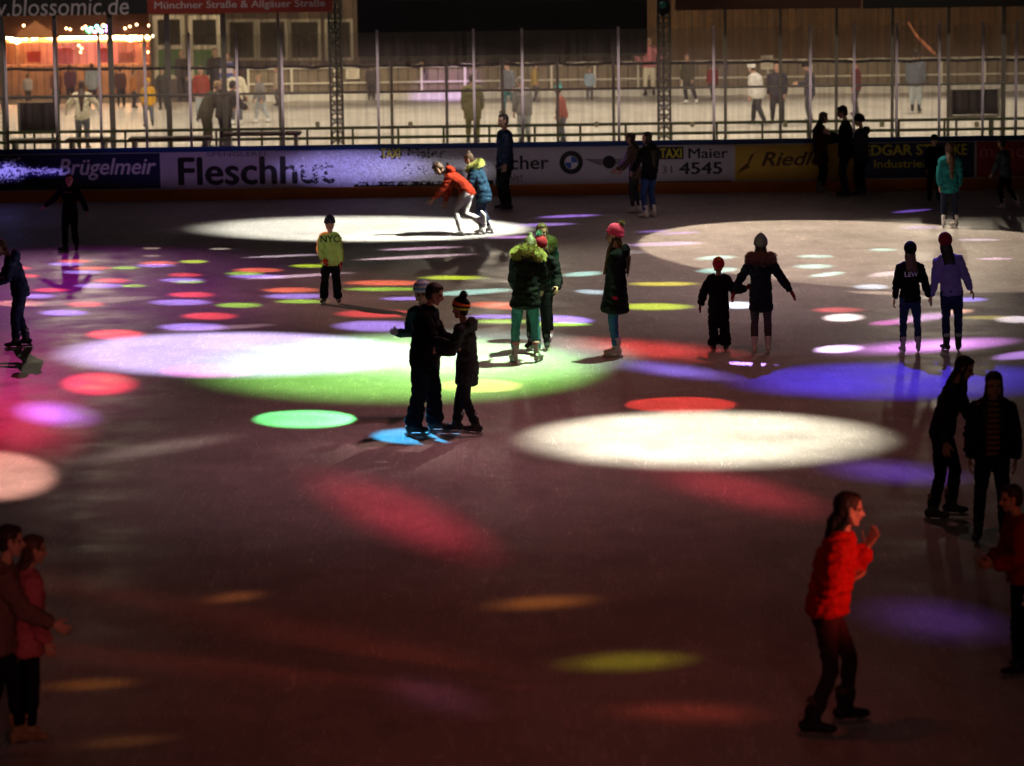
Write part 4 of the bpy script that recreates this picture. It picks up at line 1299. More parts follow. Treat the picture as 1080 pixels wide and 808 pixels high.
person('woman in a pink bobble hat, glasses and black hooded coat', (647, 377, 235), 84,
       J_('coat', BLK_C, inf=.03, hem=.17, flare=.028, hood='down', cuff=.98), dict(m=cloth('blue_jeans', (.03, .09, .17)), fit=.004, hem=.024), ('figure', (.55, .50, .43)),
       hat=dict(m=cloth('pink_knit', (.75, .06, .16)), pom=mat('pom_brown', (.28, .22, .12), .9, .3, 30), pr=.17, slouch=.9, tall=.02, band=cloth('pink_rib', (.68, .05, .14)), tilt=20), hair=dict(c=BROWNHAIR, len=.16, front=.10),
       glove=dict(m=cloth('red_glove', (.60, .02, .05))), group=GF, extra=glasses,
       pose=dict(lean=-2, head=(2, 0, 0), ar=DOWN[0], al=((-.1, .02, -1), (.02, .02, -1)), tl=((.03, .1, -1), (.02, -.12, -1)), tr=((-.02, .1, -1), (-.02, -.1, -1)), fl=(0, 0), fr=(0, 0)))
person('woman in teal jeans and a black coat with a pale fur hood', (555, 382, 250), -4,
       J_('coat', BLK_C, inf=.026, hem=.09, flare=.022, hood='fur', furc=(.42, .34, .10), puff=(.14, .006)), dict(m=TEALJ, fit=.006, len=.82), ('figure', (.86, .86, .82), (.75, .35, .35)), hair=dict(c=(.10, .07, .03), bun=1), group=GF,
       pose=dict(lean=20, side=4, head=(48, -6, 0), ar=((.1, .35, -.85), (-.05, .75, -.6)), al=((-.15, .25, -.9), (.05, .7, -.6)), tr=((.10, .18, -1), (.08, -.14, -1)), tl=((-.14, .1, -1), (-.05, -.10, -1)), fr=(20, 0), fl=(25, 0)))
person('girl in a dark red beanie with a mint bobble, half hidden by the fur hood', (568, 369, 250), 168,
       J_('jacket', BLK_C, inf=.02, hem=.05), dict(m=BLK_C, fit=.010), HOCT, H=1.44,
       hat=dict(m=cloth('maroon_knit', (.26, .015, .03)), pom=mat('pom_mint', (.22, .55, .34), .9, .2, 30), pr=.2), hair=dict(c=BROWNHAIR, len=.1), group=GF,
       pose=dict(lean=24, side=-16, head=(30, -20, 0), ar=((.3, .4, -.8), (.1, .8, -.3)), al=((-.3, .4, -.8), (-.1, .8, -.3))))
person('girl in a dark green coat standing behind the fur hood', (572, 360, 234), 162,
       J_('coat', cloth('green_coat', (.015, .06, .035)), inf=.024, hem=.13, flare=.012, hood='fur', furc=(.30, .36, .12)), dict(m=cloth('green_black', (.012, .02, .018)), fit=.004), FIG,
       hair=dict(c=(.12, .07, .03), len=.14, front=.05), group=GF, pose=dict(head=(8, 20, 0), al=((-.2, .03, -1), (-.05, .2, -1))))
person('boy in a black fleece and wide dark jeans facing the striped bobble hat', (451, 458, 296), -100,
       J_('fleece', BLK_C, inf=.03, hem=.06, collar=.03), dict(m=cloth('wide_jeans', (.008, .011, .022)), fit=.024, len=.95, hem=.042), HOCT, hair=dict(c=DARKHAIR), group=GF, bulk=1.12, k=1.06, skin=SKIN_WARM,
       pose=dict(lean=8, head=(18, 4, 0), ar=((.22, .35, -.9), (-.25, .85, -.25)), al=((-.1, .4, -.9), (.1, .9, -.3)), tr=((.10, -.08, -1), (.04, -.2, -1)), tl=((-.07, .24, -1), (-.02, .02, -1)), fr=(-8, 0), fl=(12, 0)))
person('child in a striped bobble hat and dark hooded jacket with crossed skates', (489, 459, 312), 68,
       J_('jacket', cloth('offblack', (.026, .026, .028)), inf=.02, hem=.14, hood='down'), dict(m=cloth('black_jeans', (.018, .018, .02)), fit=.010, len=.88), HOCT, group=GF, k=1.05,
       hat=dict(m=[BLK_C, cloth('orange_st', (.75, .16, .04)), cloth('lime_st', (.62, .66, .06))], bands=[2, 2, 2, 2, 0, 1, 1, 0, 0, 0, 0, 0, 0, 0], pom=mat('pom_black', (.02, .02, .02), .9, .2), pr=.22),
       pose=dict(lean=5, head=(6, 0, 0), ar=((.15, .4, -.85), (-.1, .85, -.2)), al=((-.2, .3, -.9), (.15, .9, -.05)), tr=((-.02, .36, -1), (-.14, .10, -1)), tl=((.0, .02, -1), (.16, -.36, -1)), fr=(-20, 0), fl=(35, -8)), hair=dict(c=DARKHAIR))
person('child in a pale blue beanie peeping from behind the boy in the fleece', (451, 440, 294), 158,
       J_('jacket', cloth('bluegreen', (.03, .08, .09)), inf=.02, hem=.06), dict(m=CHAR, fit=.012), HOCT, group=GF, k=1.1,
       hat=dict(m=stripes('ice_knit', (.62, .70, .74), (.16, .32, .55), .05)), glove=dict(m=cloth('ice_glove', (.35, .5, .55)), on='r'),
       pose=dict(side=7, head=(8, 15, 0), ar=((.22, .12, -1), (.15, .5, .12)), al=((-.1, .3, -.9), (0, .8, -.3))))
person('child in a red and orange bobble hat, arm linked with the grey beanie', (759, 371, 270), 2,
       J_('jacket', BLK_C, inf=.03, hem=.06, fold=.014), dict(m=BLK_C, fit=.022, len=.92, hem=.04), HOC, group=GF, k=1.16,
       hat=dict(m=[REDW, cloth('orange_knit', (.80, .22, .02))], bands=[1, 1, 1, 1, 1, 0, 0, 0, 0, 0, 0, 0, 0, 0], tall=-.02, pom=mat('pom_orange', (.80, .30, .03), .9, .2), pr=.15, tilt=38), hair=dict(c=BROWNHAIR),
       glove=dict(m=cloth('wine_mitten', (.22, .015, .02))),
       pose=dict(ar=((.55, .1, -.75), (.75, .25, .15)), al=((-.5, .05, -.85), (-.22, .1, -1)), tr=((.08, .1, -1), (.06, -.1, -1)), tl=((-.04, .1, -1), (0, -.1, -1)), fr=(20, -6)))
person('woman in a grey beanie and long dark coat with a brown fur hood', (803, 373, 247), -2,
       J_('coat', cloth('coat_navy', (.014, .016, .024)), inf=.018, hem=.15, flare=.004, hood='fur', furc=(.26, .14, .10)), dict(m=cloth('grey_leg', (.09, .075, .085)), fit=.002, name='leggings'), FIG, group=GF,
       hat=dict(m=cloth('grey_knit', (.20, .22, .20)), tall=.16, band=cloth('grey_rib', (.17, .19, .17))), hair=dict(c=BROWNHAIR, len=.02),
       glove=dict(m=cloth('red_mitt', (.26, .015, .02))),
       pose=dict(al=((-.55, .05, -.9), (-.25, .2, -.6)), ar=((.45, .0, -.72), (.55, .1, -.75)), tr=((.05, .05, -1), (.02, -.08, -1)), tl=((-.03, .05, -1), (.0, -.08, -1)), fr=(0, 0), fl=(0, 0)))
person('girl in a black lettered jacket and round black beanie holding a friend by the hand', (960, 372, 254), 3,
       J_('jacket', BLK_C, inf=.014, hem=.04, text=('LEW', .17, mat('print_lilac', (.85, .75, .95), .6, 0), 'back', -.022)), dict(m=cloth('lew_jeans', (.022, .035, .10)), fit=.003), ('figure', (.42, .36, .48)), group=GF,
       hat=dict(m=BLK_C, tall=-.03, slouch=.8, tilt=20), hair=dict(c=(.12, .06, .045), len=.03),
       pose=dict(ar=((.3, .02, -1), (.38, .15, -1)), al=((-.24, 0, -1), (-.1, .12, -1)), tr=((.10, .06, -1), (.04, -.1, -1)), tl=((-.06, .05, -1), (-.02, -.08, -1)), fr=(8, 0), fl=(8, 0)))
person('taller girl in a lilac sweater and dark red beanie leaning to her friend', (1004, 371, 244), 2,
       J_('sweater', cloth('lilac', (.20, .15, .36)), inf=.014, hem=.03), dict(m=cloth('lilac_jeans', (.016, .02, .06)), fit=.005, len=.9), HOCT, group=GF,
       hat=dict(m=cloth('winered_knit', (.20, .01, .02)), tall=.02), hair=dict(c=DARKHAIR, len=.02),
       pose=dict(side=-9, head=(0, 8, -6), al=((-.1, .03, -1), (-.2, .1, -1)), ar=((.35, -.02, -.85), (.4, .15, -.9)), tr=((.06, .04, -1), (.0, -.08, -1)), tl=((-.0, .05, -1), (.02, -.08, -1)), fr=(15, 0), fl=(15, 0)))
person('long-haired woman leaning forward in a dark denim jacket beside the blue pool of light', (997, 548, 372), -108,
       J_('jacket', cloth('denim_dark', (.03, .03, .034)), inf=.016, hem=.02), dict(m=cloth('dk_jeans2', (.014, .016, .022)), fit=.008, len=.84), ('hockey', (.03, .026, .024), (.24, .17, .10)), group=GF,
       hair=dict(c=DARKHAIR, len=.12, dir=(.0, -.6, -.85), front=.04),
       pose=dict(lean=17, head=(22, 0, 0), ar=((.18, -.15, -1), (.1, .05, -1)), al=((-.2, .35, -.9), (-.05, .55, -.8)), tr=((.08, .02, -1), (.05, -.2, -1)), tl=((-.10, .32, -1), (-.02, -.12, -1)), fr=(6, 0), fl=(4, 0)))
person('long-haired woman in an open dark jacket over a yellow striped sweater', (1045, 573, 388), 174,
       J_('jacket', cloth('dark_open', (.022, .02, .02)), inf=.024, hem=.05, open=.042, inner=dict(m=stripes('yellow_stripe', (.32, .17, .03), (.09, .03, .03), .05), inf=.008, cuff=.6)),
       dict(m=cloth('grey_jeans', (.03, .03, .034)), fit=.006), HOC, group=GF, hair=dict(c=DARKHAIR, len=.24, front=.08),
       pose=dict(head=(14, 6, 0), ar=((.24, .06, -1), (.0, .25, -1)), al=((-.24, .05, -1), (0, .2, -1)), tr=((.09, .08, -1), (.05, -.1, -1)), tl=((-.08, .05, -1), (-.03, -.3, -1))))
person('woman in a bright red puffer jacket clapping her hands', (879, 772, 515), -100,
       J_('jacket', cloth('red_puffer', (.50, .018, .010), .5), inf=.036, hem=.005, collar=.02, puff=(.085, .017), fold=.016), dict(m=cloth('plum_leg', (.07, .03, .04)), fit=.001, len=.88), ('hockey', (.02, .018, .02), (.15, .05, .05)), group=GF,
       hair=dict(c=DARKHAIR, len=.15, vol=2.1, dir=(0, -.3, -1)), hands=('relaxed', 'open'), vox=.012,
       pose=dict(lean=13, head=(6, 14, 0), al=((-.3, .2, -.95), (.05, .48, .85)), ar=((.2, -.22, -1), (-.8, .5, .12)), palml=(.6, -.5, .2), palmr=(-.3, .2, 1), tr=((.12, .10, -1), (.08, -.38, -1)), tl=((-.18, .42, -1), (-.14, -.10, -1)), fr=(5, 0), fl=(20, 0)))
def side_stripe(root, P, J, H, hm, handm):
    b = MB()
    b.tube([P(J['hipl'].lerp(J['knl'], .25) - J['X'] * .052), P(J['knl'].lerp(J['hipl'], .35) - J['X'] * .042)], [(.014, .006), (.014, .006)], side=V((0, 1, 0)), seg=8)
    b.build('side_stripe', WHITE_C, root)
person('skater in a dark red quilted jacket, arms bent, behind the clapping woman', (1076, 712, 508), 96,
       J_('jacket', cloth('dkred_quilt', (.22, .018, .012)), inf=.028, hem=.03, puff=(.09, .012)), dict(m=BLK_C, fit=.008), HOC, group=GF, hair=dict(c=DARKHAIR), skin=SKIN_WARM, extra=side_stripe,
       pose=dict(lean=8, head=(10, 0, 0), ar=((.2, .2, -.95), (-.5, .8, -.2)), al=((-.2, .15, -1), (.5, .8, -.2)), tl=((-.03, .2, -1), (0, -.05, -1)), tr=((.03, .05, -1), (0, -.3, -1))))
person('person in a grey-brown jacket with one arm stretched forward, beside the pink jacket', (2, 792, 551), -82,
       J_('jacket', cloth('taupe', (.16, .09, .08)), inf=.032, hem=.07, fold=.013), dict(m=BLK_C, fit=.008, len=.84), ('figure', (.32, .22, .11)), group=GF, hair=dict(c=DARKHAIR), vox=.012,
       pose=dict(lean=10, head=(6, 0, 0), ar=((.12, .5, -.85), (.0, .85, -.45)), al=((-.15, .2, -.9), (0, .5, -.8)), tr=((.03, -.08, -1), (0, -.5, -1)), tl=((-.03, .3, -1), (0, .05, -1)), fr=(5, -20)))
person('woman in a pink jacket and black leggings on beige skates', (32, 782, 562), -76,
       J_('jacket', cloth('pink_jk', (.46, .12, .15)), inf=.028, hem=.09), dict(m=BLK_C, fit=.003, name='leggings', len=.86), ('figure', (.42, .30, .15)), group=GF, hair=dict(c=BROWNHAIR, len=.05), vox=.012,
       pose=dict(lean=4, head=(8, 0, 0), ar=((.12, .1, -1), (-.05, .35, -.95)), al=((-.1, .1, -1), (0, .4, -1)), tr=((.03, .05, -1), (0, -.1, -1)), tl=((-.02, .0, -1), (0, -.2, -1))))

# ---- beyond the glass
def far(label, px, fy, ty, heading, tm, lm, pose=None, hat=None, hair=DARKHAIR, skate=HOC, **k):
    t = J_(k.pop('tn', 'jacket'), tm, inf=k.pop('inf', .022), hem=k.pop('hem', .07))
    return person(label, (px, fy, ty), heading, t, dict(m=lm, fit=.012), skate, hat=hat, hair=dict(c=hair, len=k.pop('hl', 0)), pose=pose, group=GB, vox=.022, ground=ZF, **dict(dict(bulk=1.15), **k))
CREAMC = cloth('cream', (.72, .66, .50)); KHAKI = cloth('khaki', (.13, .12, .05)); YEL = cloth('amber', (.62, .33, .03)); PINKC = cloth('pink', (.62, .22, .25))
SLATE = cloth('slate', (.13, .14, .17)); BURG = cloth('burgundy', (.13, .03, .035)); LBLUE = cloth('lightblue', (.42, .46, .48)); OLIVE = cloth('olive', (.06, .055, .035)); RUST = cloth('rust', (.30, .05, .03))
LEAN = dict(lean=32, ar=((.2, .45, -.8), (-.1, .8, -.3)), al=((-.2, .45, -.8), (.1, .8, -.3)), head=(20, 0, 0))
WALK = dict(lean=8, ar=((.2, .1, -1), (.1, .4, -1)), al=((-.2, -.1, -1), (-.1, .3, -1)), tr=((.03, .4, -1), (.02, .1, -1)), tl=((-.03, -.15, -1), (-.02, -.5, -1)))
far('long-haired person in a cream top leaning on the green railing', 88, 158, 113, 0, CREAMC, SLATE, dict(lean=12, ar=((.6, .2, -.7), (.3, .5, -.7)), al=((-.6, .2, -.7), (-.3, .5, -.7))), hl=.26, hair=(.05, .02, .014), H=1.6)
far('crouched person in brown leaning over the long standing table', 219, 158, 112, -60, OLIVE, OLIVE, LEAN, hair=FAIRHAIR, inf=.05, H=1.65)
far('person in a bulky black coat bent over the long standing table', 238, 158, 115, -40, cloth('blk_far', (.03, .028, .025)), BLK_C, LEAN, inf=.06, H=1.65)
far('skater in a cream jacket with the kiosk behind', 250, 132, 71, 170, CREAMC, SLATE, dict(ar=((.3, 0, -1), (.2, .2, -1)), al=((-.4, 0, -1), (-.3, .2, -1))), skate=FIG, inf=.035)
far('child in an amber jacket skating before the stall', 157, 134, 82, 178, YEL, SLATE, dict(tr=((.1, .1, -1), (.05, -.1, -1)), tl=((-.1, .1, -1), (-.05, -.1, -1))), hat=dict(m=YEL))
far('long-haired woman in a red top in front of the kiosk', 213, 128, 69, 180, RUST, LBLUE, None, hl=.15, hair=FAIRHAIR)
far('person in a pale coat standing before the stall', 98, 112, 66, 10, LBLUE, CHAR, None, inf=.03, hem=.12)
far('skater in light grey gliding past the pavilion', 276, 130, 78, 120, GREY_C, LBLUE, WALK, hair=FAIRHAIR, skate=FIG)
far('person in a grey top beside the violet light on the far rink', 420, 102, 66, 0, GREY_C, BLK_C, None)
far('dark-coated person next to the violet light on the far rink', 446, 104, 64, 150, cloth('violet_blk', (.05, .04, .06)), BLK_C, WALK)
far('person in a khaki parka leaning on the railing left of the tall man'.replace('left of', 'beside'), 499, 152, 112, 0, KHAKI, KHAKI, None, inf=.05, hem=.16, H=1.62)
far('skater in dark clothes gliding behind the tall man', 537, 120, 64, 140, SLATE, cloth('teal_far', (.03, .12, .14)), WALK)
far('person in a pale grey jacket by the railing behind the tall man', 553, 154, 95, 30, GREY_C, LBLUE, dict(lean=14, head=(20, 0, 0)), hair=(.2, .18, .16), inf=.035, H=1.6)
far('child in a teal beanie and red jacket at the railing', 593, 152, 100, 100, cloth('greyred', (.34, .10, .08)), SLATE, dict(lean=14), hat=dict(m=cloth('teal_hat', (.10, .42, .40)), pom=mat('pom_teal', (.2, .5, .5), .9, .2)), H=1.35)
far('woman in a pink jacket standing at the far fence', 685, 102, 38, 170, PINKC, CREAMC, dict(ar=((.7, .1, -.7), (-.4, .3, -.8)), al=((-.7, .1, -.7), (.4, .3, -.8))), inf=.04, hem=.02, hl=.1)
far('dark skater leaning forward with pale skates near the lattice mast of the lantern', 729, 110, 56, 150, OLIVE, CHAR, dict(lean=6, tr=((.05, .1, -1), (.02, -.3, -1)), tl=((-.25, .0, -1), (-.3, -.2, -1))), skate=FIG)
far('skater in a white hoodie beside the man in dark clothes', 799, 132, 65, 60, WHITE_C, cloth('far_leg', (.045, .045, .05)), dict(lean=14, side=0, head=(20, 0, 0), al=((-.1, .1, -1), (0, .1, -1)), ar=((.1, .1, -1), (0, .1, -1)), tr=((.05, .45, -1), (.02, .1, -1)), tl=((-.05, -.2, -1), (0, -.5, -1))), hat=dict(m=WHITE_C, tall=.05), inf=.045, bulk=1.25, tn='hoodie')
far('man in dark clothes walking close to the white hoodie', 820, 131, 65, 165, cloth('navy_far', (.03, .03, .04)), cloth('far_leg2', (.035, .035, .04)), dict(lean=2, tr=((.1, .1, -1), (.05, -.1, -1)), tl=((-.12, .0, -1), (-.06, -.2, -1))), inf=.05, bulk=1.3)
far('man in a dark cap looking down at his hands on the lit ice', 853, 130, 63, 80, cloth('navy_far2', (.04, .04, .055)), cloth('far_leg3', (.05, .05, .06)), dict(head=(30, 0, 0), ar=((.1, .3, -.9), (0, .9, .0)), al=((-.1, .3, -.9), (0, .9, 0))), hat=dict(m=BLK_C, tall=-.05))
far('slim person in a burgundy jacket on the lit ice', 902, 122, 61, 75, BURG, cloth('far_leg4', (.06, .045, .05)), None, hair=FAIRHAIR)
far('person in pale trousers and a grey jacket seen from behind on the lit ice', 966, 119, 52, -15, SLATE, LBLUE, dict(tr=((.05, .1, -1), (.0, -.1, -1)), tl=((-.04, .05, -1), (.06, -.2, -1))), inf=.04, bulk=1.3)
far('person in dark blue by the kiosk doors', 193, 108, 52, 160, cloth('blk_far3', (.05, .04, .035)), CHAR, None, hair=FAIRHAIR)
far('person in a blue and white striped top in front of the pavilion', 241, 112, 55, 175, stripes('bw_stripe', (.06, .09, .3), (.6, .5, .55), .3), CHAR, None)
far('person in rusty brown at the stall counter', 60, 112, 72, 20, cloth('stallbrown', (.22, .07, .04)), CHAR, None, inf=.03)
far('short person in dark clothes waiting at the stall', 128, 112, 70, 0, cloth('stalldark', (.12, .05, .04)), CHAR, None)
# more of the crowd round the stall and along the far fence
rc = random.Random(11)
for label, px, fy, ty, hd, c1, c2 in (
    ('child in a white snow jacket by the counter of the market stall', 30, 108, 78, 10, (.6, .55, .5), (.06, .05, .05)),
    ('person in a plum coat facing the stall between the posts', 75, 110, 68, 5, (.16, .05, .08), (.04, .03, .03)),
    ('person in an orange vest walking past the stall end', 142, 114, 74, -70, (.55, .2, .05), (.05, .05, .06)),
    ('person in a dark parka beside the amber child', 172, 116, 72, 170, (.05, .045, .04), (.05, .05, .06)),
    ('tall person in black in front of the kiosk window', 228, 108, 50, 180, (.02, .02, .022), (.02, .02, .02)),
    ('skater in a beige coat by the far fence near the pavilion', 292, 112, 70, 90, (.45, .36, .26), (.12, .1, .09)),
    ('skater in a dark coat leaning on the far fence beside the paper notice', 392, 106, 67, 0, (.06, .05, .05), (.04, .04, .05)),
    ('skater in a mustard jacket far behind the tall man', 565, 108, 66, -90, (.4, .27, .08), (.06, .06, .07)),
    ('child in a light blue jacket at the far fence', 622, 106, 72, 180, (.3, .4, .5), (.1, .1, .12)),
    ('skater in dark red by the far fence next to the lantern mast', 752, 106, 66, 20, (.22, .03, .03), (.04, .04, .05))):
    far(label, px, fy, ty, hd, cloth('crowd_top_%d' % px, c1), cloth('crowd_leg_%d' % px, c2), rc.choice((None, WALK)), hat=rc.choice((None, dict(m=cloth('crowd_hat_%d' % px, c2)))), hair=rc.choice((FAIRHAIR, BROWNHAIR, DARKHAIR)), inf=rc.uniform(.02, .035))

# ------------------------------------------------------------------ light
sun = bpy.data.lights.new('moon_sun', 'SUN'); sun.energy = .004; sun.angle = R(.5); sun.color = (1, .95, .9)
so = bpy.data.objects.new('moon_sun', sun); col.objects.link(so); so.rotation_euler = (R(50), 0, R(200))

LAMP_L = V((-9.5, 54, 8.2)); LAMP_R = V((8.5, 57, 8.0)); LAMP_C = V((0, 58, 8.5)); LAMP_N = V((6.5, 33, 8.5)); LAMP_G = V((3.4, 42, 9.2))
ALB = .62
def cone_lamp(c, u, v, n, L, rgb, blend, rad, name):
    """spot whose elliptical cone meets the plane (c, u, v) in the ellipse with half axes u, v"""
    gram = np.array([[u.dot(u), u.dot(v)], [u.dot(v), v.dot(v)]])
    gi = np.linalg.inv(gram)
    du = u * gi[0, 0] + v * gi[0, 1]; dv = u * gi[1, 0] + v * gi[1, 1]
    h = n.dot(c - L)
    A = np.array((L - c).dot(du) * n + h * du); B = np.array((L - c).dot(dv) * n + h * dv); nn = np.array(n)
    Q = np.outer(A, A) + np.outer(B, B) - np.outer(nn, nn)
    Q = Q / abs(np.linalg.eigvalsh(Q)).max()
    ev, vec = np.linalg.eigh(Q)            # ev[0] < 0 the axis
    ax = V(vec[:, 0]); ax = ax if ax.dot(c - L) > 0 else -ax
    a1 = math.sqrt(-ev[0] / ev[1]); a2 = math.sqrt(-ev[0] / ev[2])   # a1 > a2 : tangents of the half angles
    x = V(vec[:, 1])
    z = -ax; y = z.cross(x)
    ld = bpy.data.lights.new(name, 'SPOT')
    ld.spot_size = 2 * math.atan(a1); ld.spot_blend = blend; ld.shadow_soft_size = rad
    d = (c - L).length
    cosn = abs((c - L).normalized().dot(n))
    m_ = max(rgb)
    ld.color = [k / m_ for k in rgb]
    ld.energy = m_ * math.pi / ALB * d * d / cosn * 4 * math.pi
    o = bpy.data.objects.new(name, ld); col.objects.link(o)
    mt = Matrix((x, y, z)).transposed().to_4x4()
    mt = Matrix.Translation(L) @ mt @ Matrix.Diagonal((1, a2 / a1, 1, 1))
    o.matrix_world = mt
    return o

def aim(name, L, T, size, rgb, power, blend=.6, rad=.15):
    ld = bpy.data.lights.new(name, 'SPOT'); ld.spot_size = R(size); ld.spot_blend = blend; ld.color = rgb; ld.energy = power; ld.shadow_soft_size = rad
    o = bpy.data.objects.new(name, ld); col.objects.link(o); o.location = L
    o.rotation_euler = (V(T) - V(L)).to_track_quat('-Z', 'Y').to_euler()
    return o

def pool(cx_, cy, w_, h_, srgb, gain=1.0, lamp=None, blend=.12, slope=0, rad=.05, sk=0, one=False):
    if blend >= .7 and not one:     # a soft-edged lantern: wide dim cone and a tighter one
        pool(cx_, cy, w_ * 1.3, h_ * 1.3, srgb, gain * .5, lamp, 1, slope, rad, sk, True)
        return pool(cx_, cy, w_ * .8, h_ * .8, srgb, gain * .5, lamp, 1, slope, rad, sk, True)
    """pool of light on the ice, photo pixels: centre, width, height; slope = dy/dx of the long axis"""
    lamp = lamp or LAMP_C
    ux, uy = w_ / 2, w_ / 2 * slope
    vx, vy = sk, h_ / 2
    a, b_ = gp(cx_ + ux, cy + uy), gp(cx_ - ux, cy - uy)
    c, d = gp(cx_ + vx, cy + vy), gp(cx_ - vx, cy - vy)
    u, v = (a - b_) / 2, (c - d) / 2
    ctr = (a + b_ + c + d) / 4
    rgb = [k * gain for k in lin([s / 255 for s in srgb])]
    return cone_lamp(ctr, u, v, V((0, 0, 1)), lamp, rgb, blend, rad, 'stage_or_fill_spot')

def wall_pool(px, py, w_, h_, srgb, gain, lamp, blend=.6):
    a, b_ = pv(px + w_ / 2, py, YB), pv(px - w_ / 2, py, YB)
    c, d = pv(px, py + h_ / 2, YB), pv(px, py - h_ / 2, YB)
    rgb = [k * gain for k in lin([s / 255 for s in srgb])]
    return cone_lamp((a + b_) / 2, (a - b_) / 2, (c - d) / 2, V((0, -1, 0)), lamp, rgb, blend, .05, 'stage_or_fill_spot')

# the big pools
pool(376, 241, 385, 30, (250, 250, 235), 1.7, V((5, 53, 8.5)), .5)
pool(945, 269, 560, 72, (178, 160, 140), 1.0, V((3, 57, 8.5)), .06, slope=.05)
pool(250, 374, 415, 53, (205, 188, 255), 1.75, V((-3, 44, 9.5)), .5)
pool(412, 389, 480, 80, (150, 232, 110), 1.45, LAMP_G, .7, one=True)
pool(470, 376, 340, 50, (220, 245, 235), 1.5, LAMP_G, .9)
pool(745, 464, 432, 69, (255, 248, 222), 1.2, V((1.5, 44, 9.5)), .68)
pool(955, 402, 410, 46, (62, 46, 215), .55, V((4.5, 50, 9)), .85, one=True)
pool(320.5, 442, 107, 18, (105, 232, 130), 1, LAMP_C, .1)
pool(440, 460, 95, 17, (70, 190, 255), 1.15, LAMP_L, .1)
pool(718, 427, 118, 17, (232, 62, 55), 1, V((2.0, 38.5, 9.5)), .1)
pool(220, 391.5, 104, 14, (215, 60, 165), .7, LAMP_C, .1)
pool(505, 407, 92, 14, (235, 205, 130), 1.1, V((7, 40, 7)), .1)
pool(420, 543, 200, 62, (140, 28, 44), 1.1, LAMP_N, .9, slope=.36)
pool(772, 516, 200, 40, (125, 30, 40), 1.1, LAMP_N, .9, slope=.22)
pool(940, 498, 150, 26, (85, 55, 165), .75, LAMP_N, .7, slope=.08)
pool(985, 655, 160, 46, (58, 34, 96), .6, LAMP_N, .95, slope=.12)
pool(-5, 502, 145, 58, (185, 130, 115), .5, V((-7, 45, 8)), .6)
pool(60, 437, 84, 25, (140, 85, 195), .45, LAMP_L, .7, slope=.08)
pool(105, 405, 92, 28, (215, 45, 68), .85, LAMP_L, .85, one=True)
pool(0, 448, 180, 90, (130, 20, 42), .5, V((-7, 50, 8)), 1)
pool(160, 474, 170, 16, (120, 105, 100), .8, LAMP_N, .9, slope=-.16)
pool(680, 369, 200, 21, (235, 62, 60), .8, V((3, 47, 9)), .85, slope=.07)
pool(712, 391, 125, 15, (125, 105, 225), .9, V((3, 47, 9)), .85, slope=.12)
pool(570, 636, 120, 17, (112, 62, 22), 1, LAMP_N, .8, slope=-.06)
pool(660, 698, 140, 22, (96, 88, 14), 1, LAMP_N, .8, slope=-.04)
pool(245, 630, 70, 13, (90, 48, 20), 1, LAMP_N, .8, slope=-.1)
pool(95, 722, 100, 14, (84, 46, 10), 1, LAMP_N, .8, slope=-.05)
pool(130, 782, 110, 14, (70, 40, 14), .8, LAMP_N, .8, slope=-.08)
pool(725, 752, 170, 26, (75, 22, 14), 1, LAMP_N, .9, slope=.03)
pool(460, 735, 120, 40, (56, 26, 40), .8, LAMP_N, 1, slope=.2)
pool(965, 366, 190, 14, (130, 80, 140), .8, LAMP_R, .8, slope=-.06)

pool(415, 480, 230, 46, (96, 78, 74), .8, V((1.8, 41.5, 5.5)), 1, rad=.06)
pool(60, 405, 260, 110, (92, 26, 60), .6, LAMP_L, 1, rad=.06)
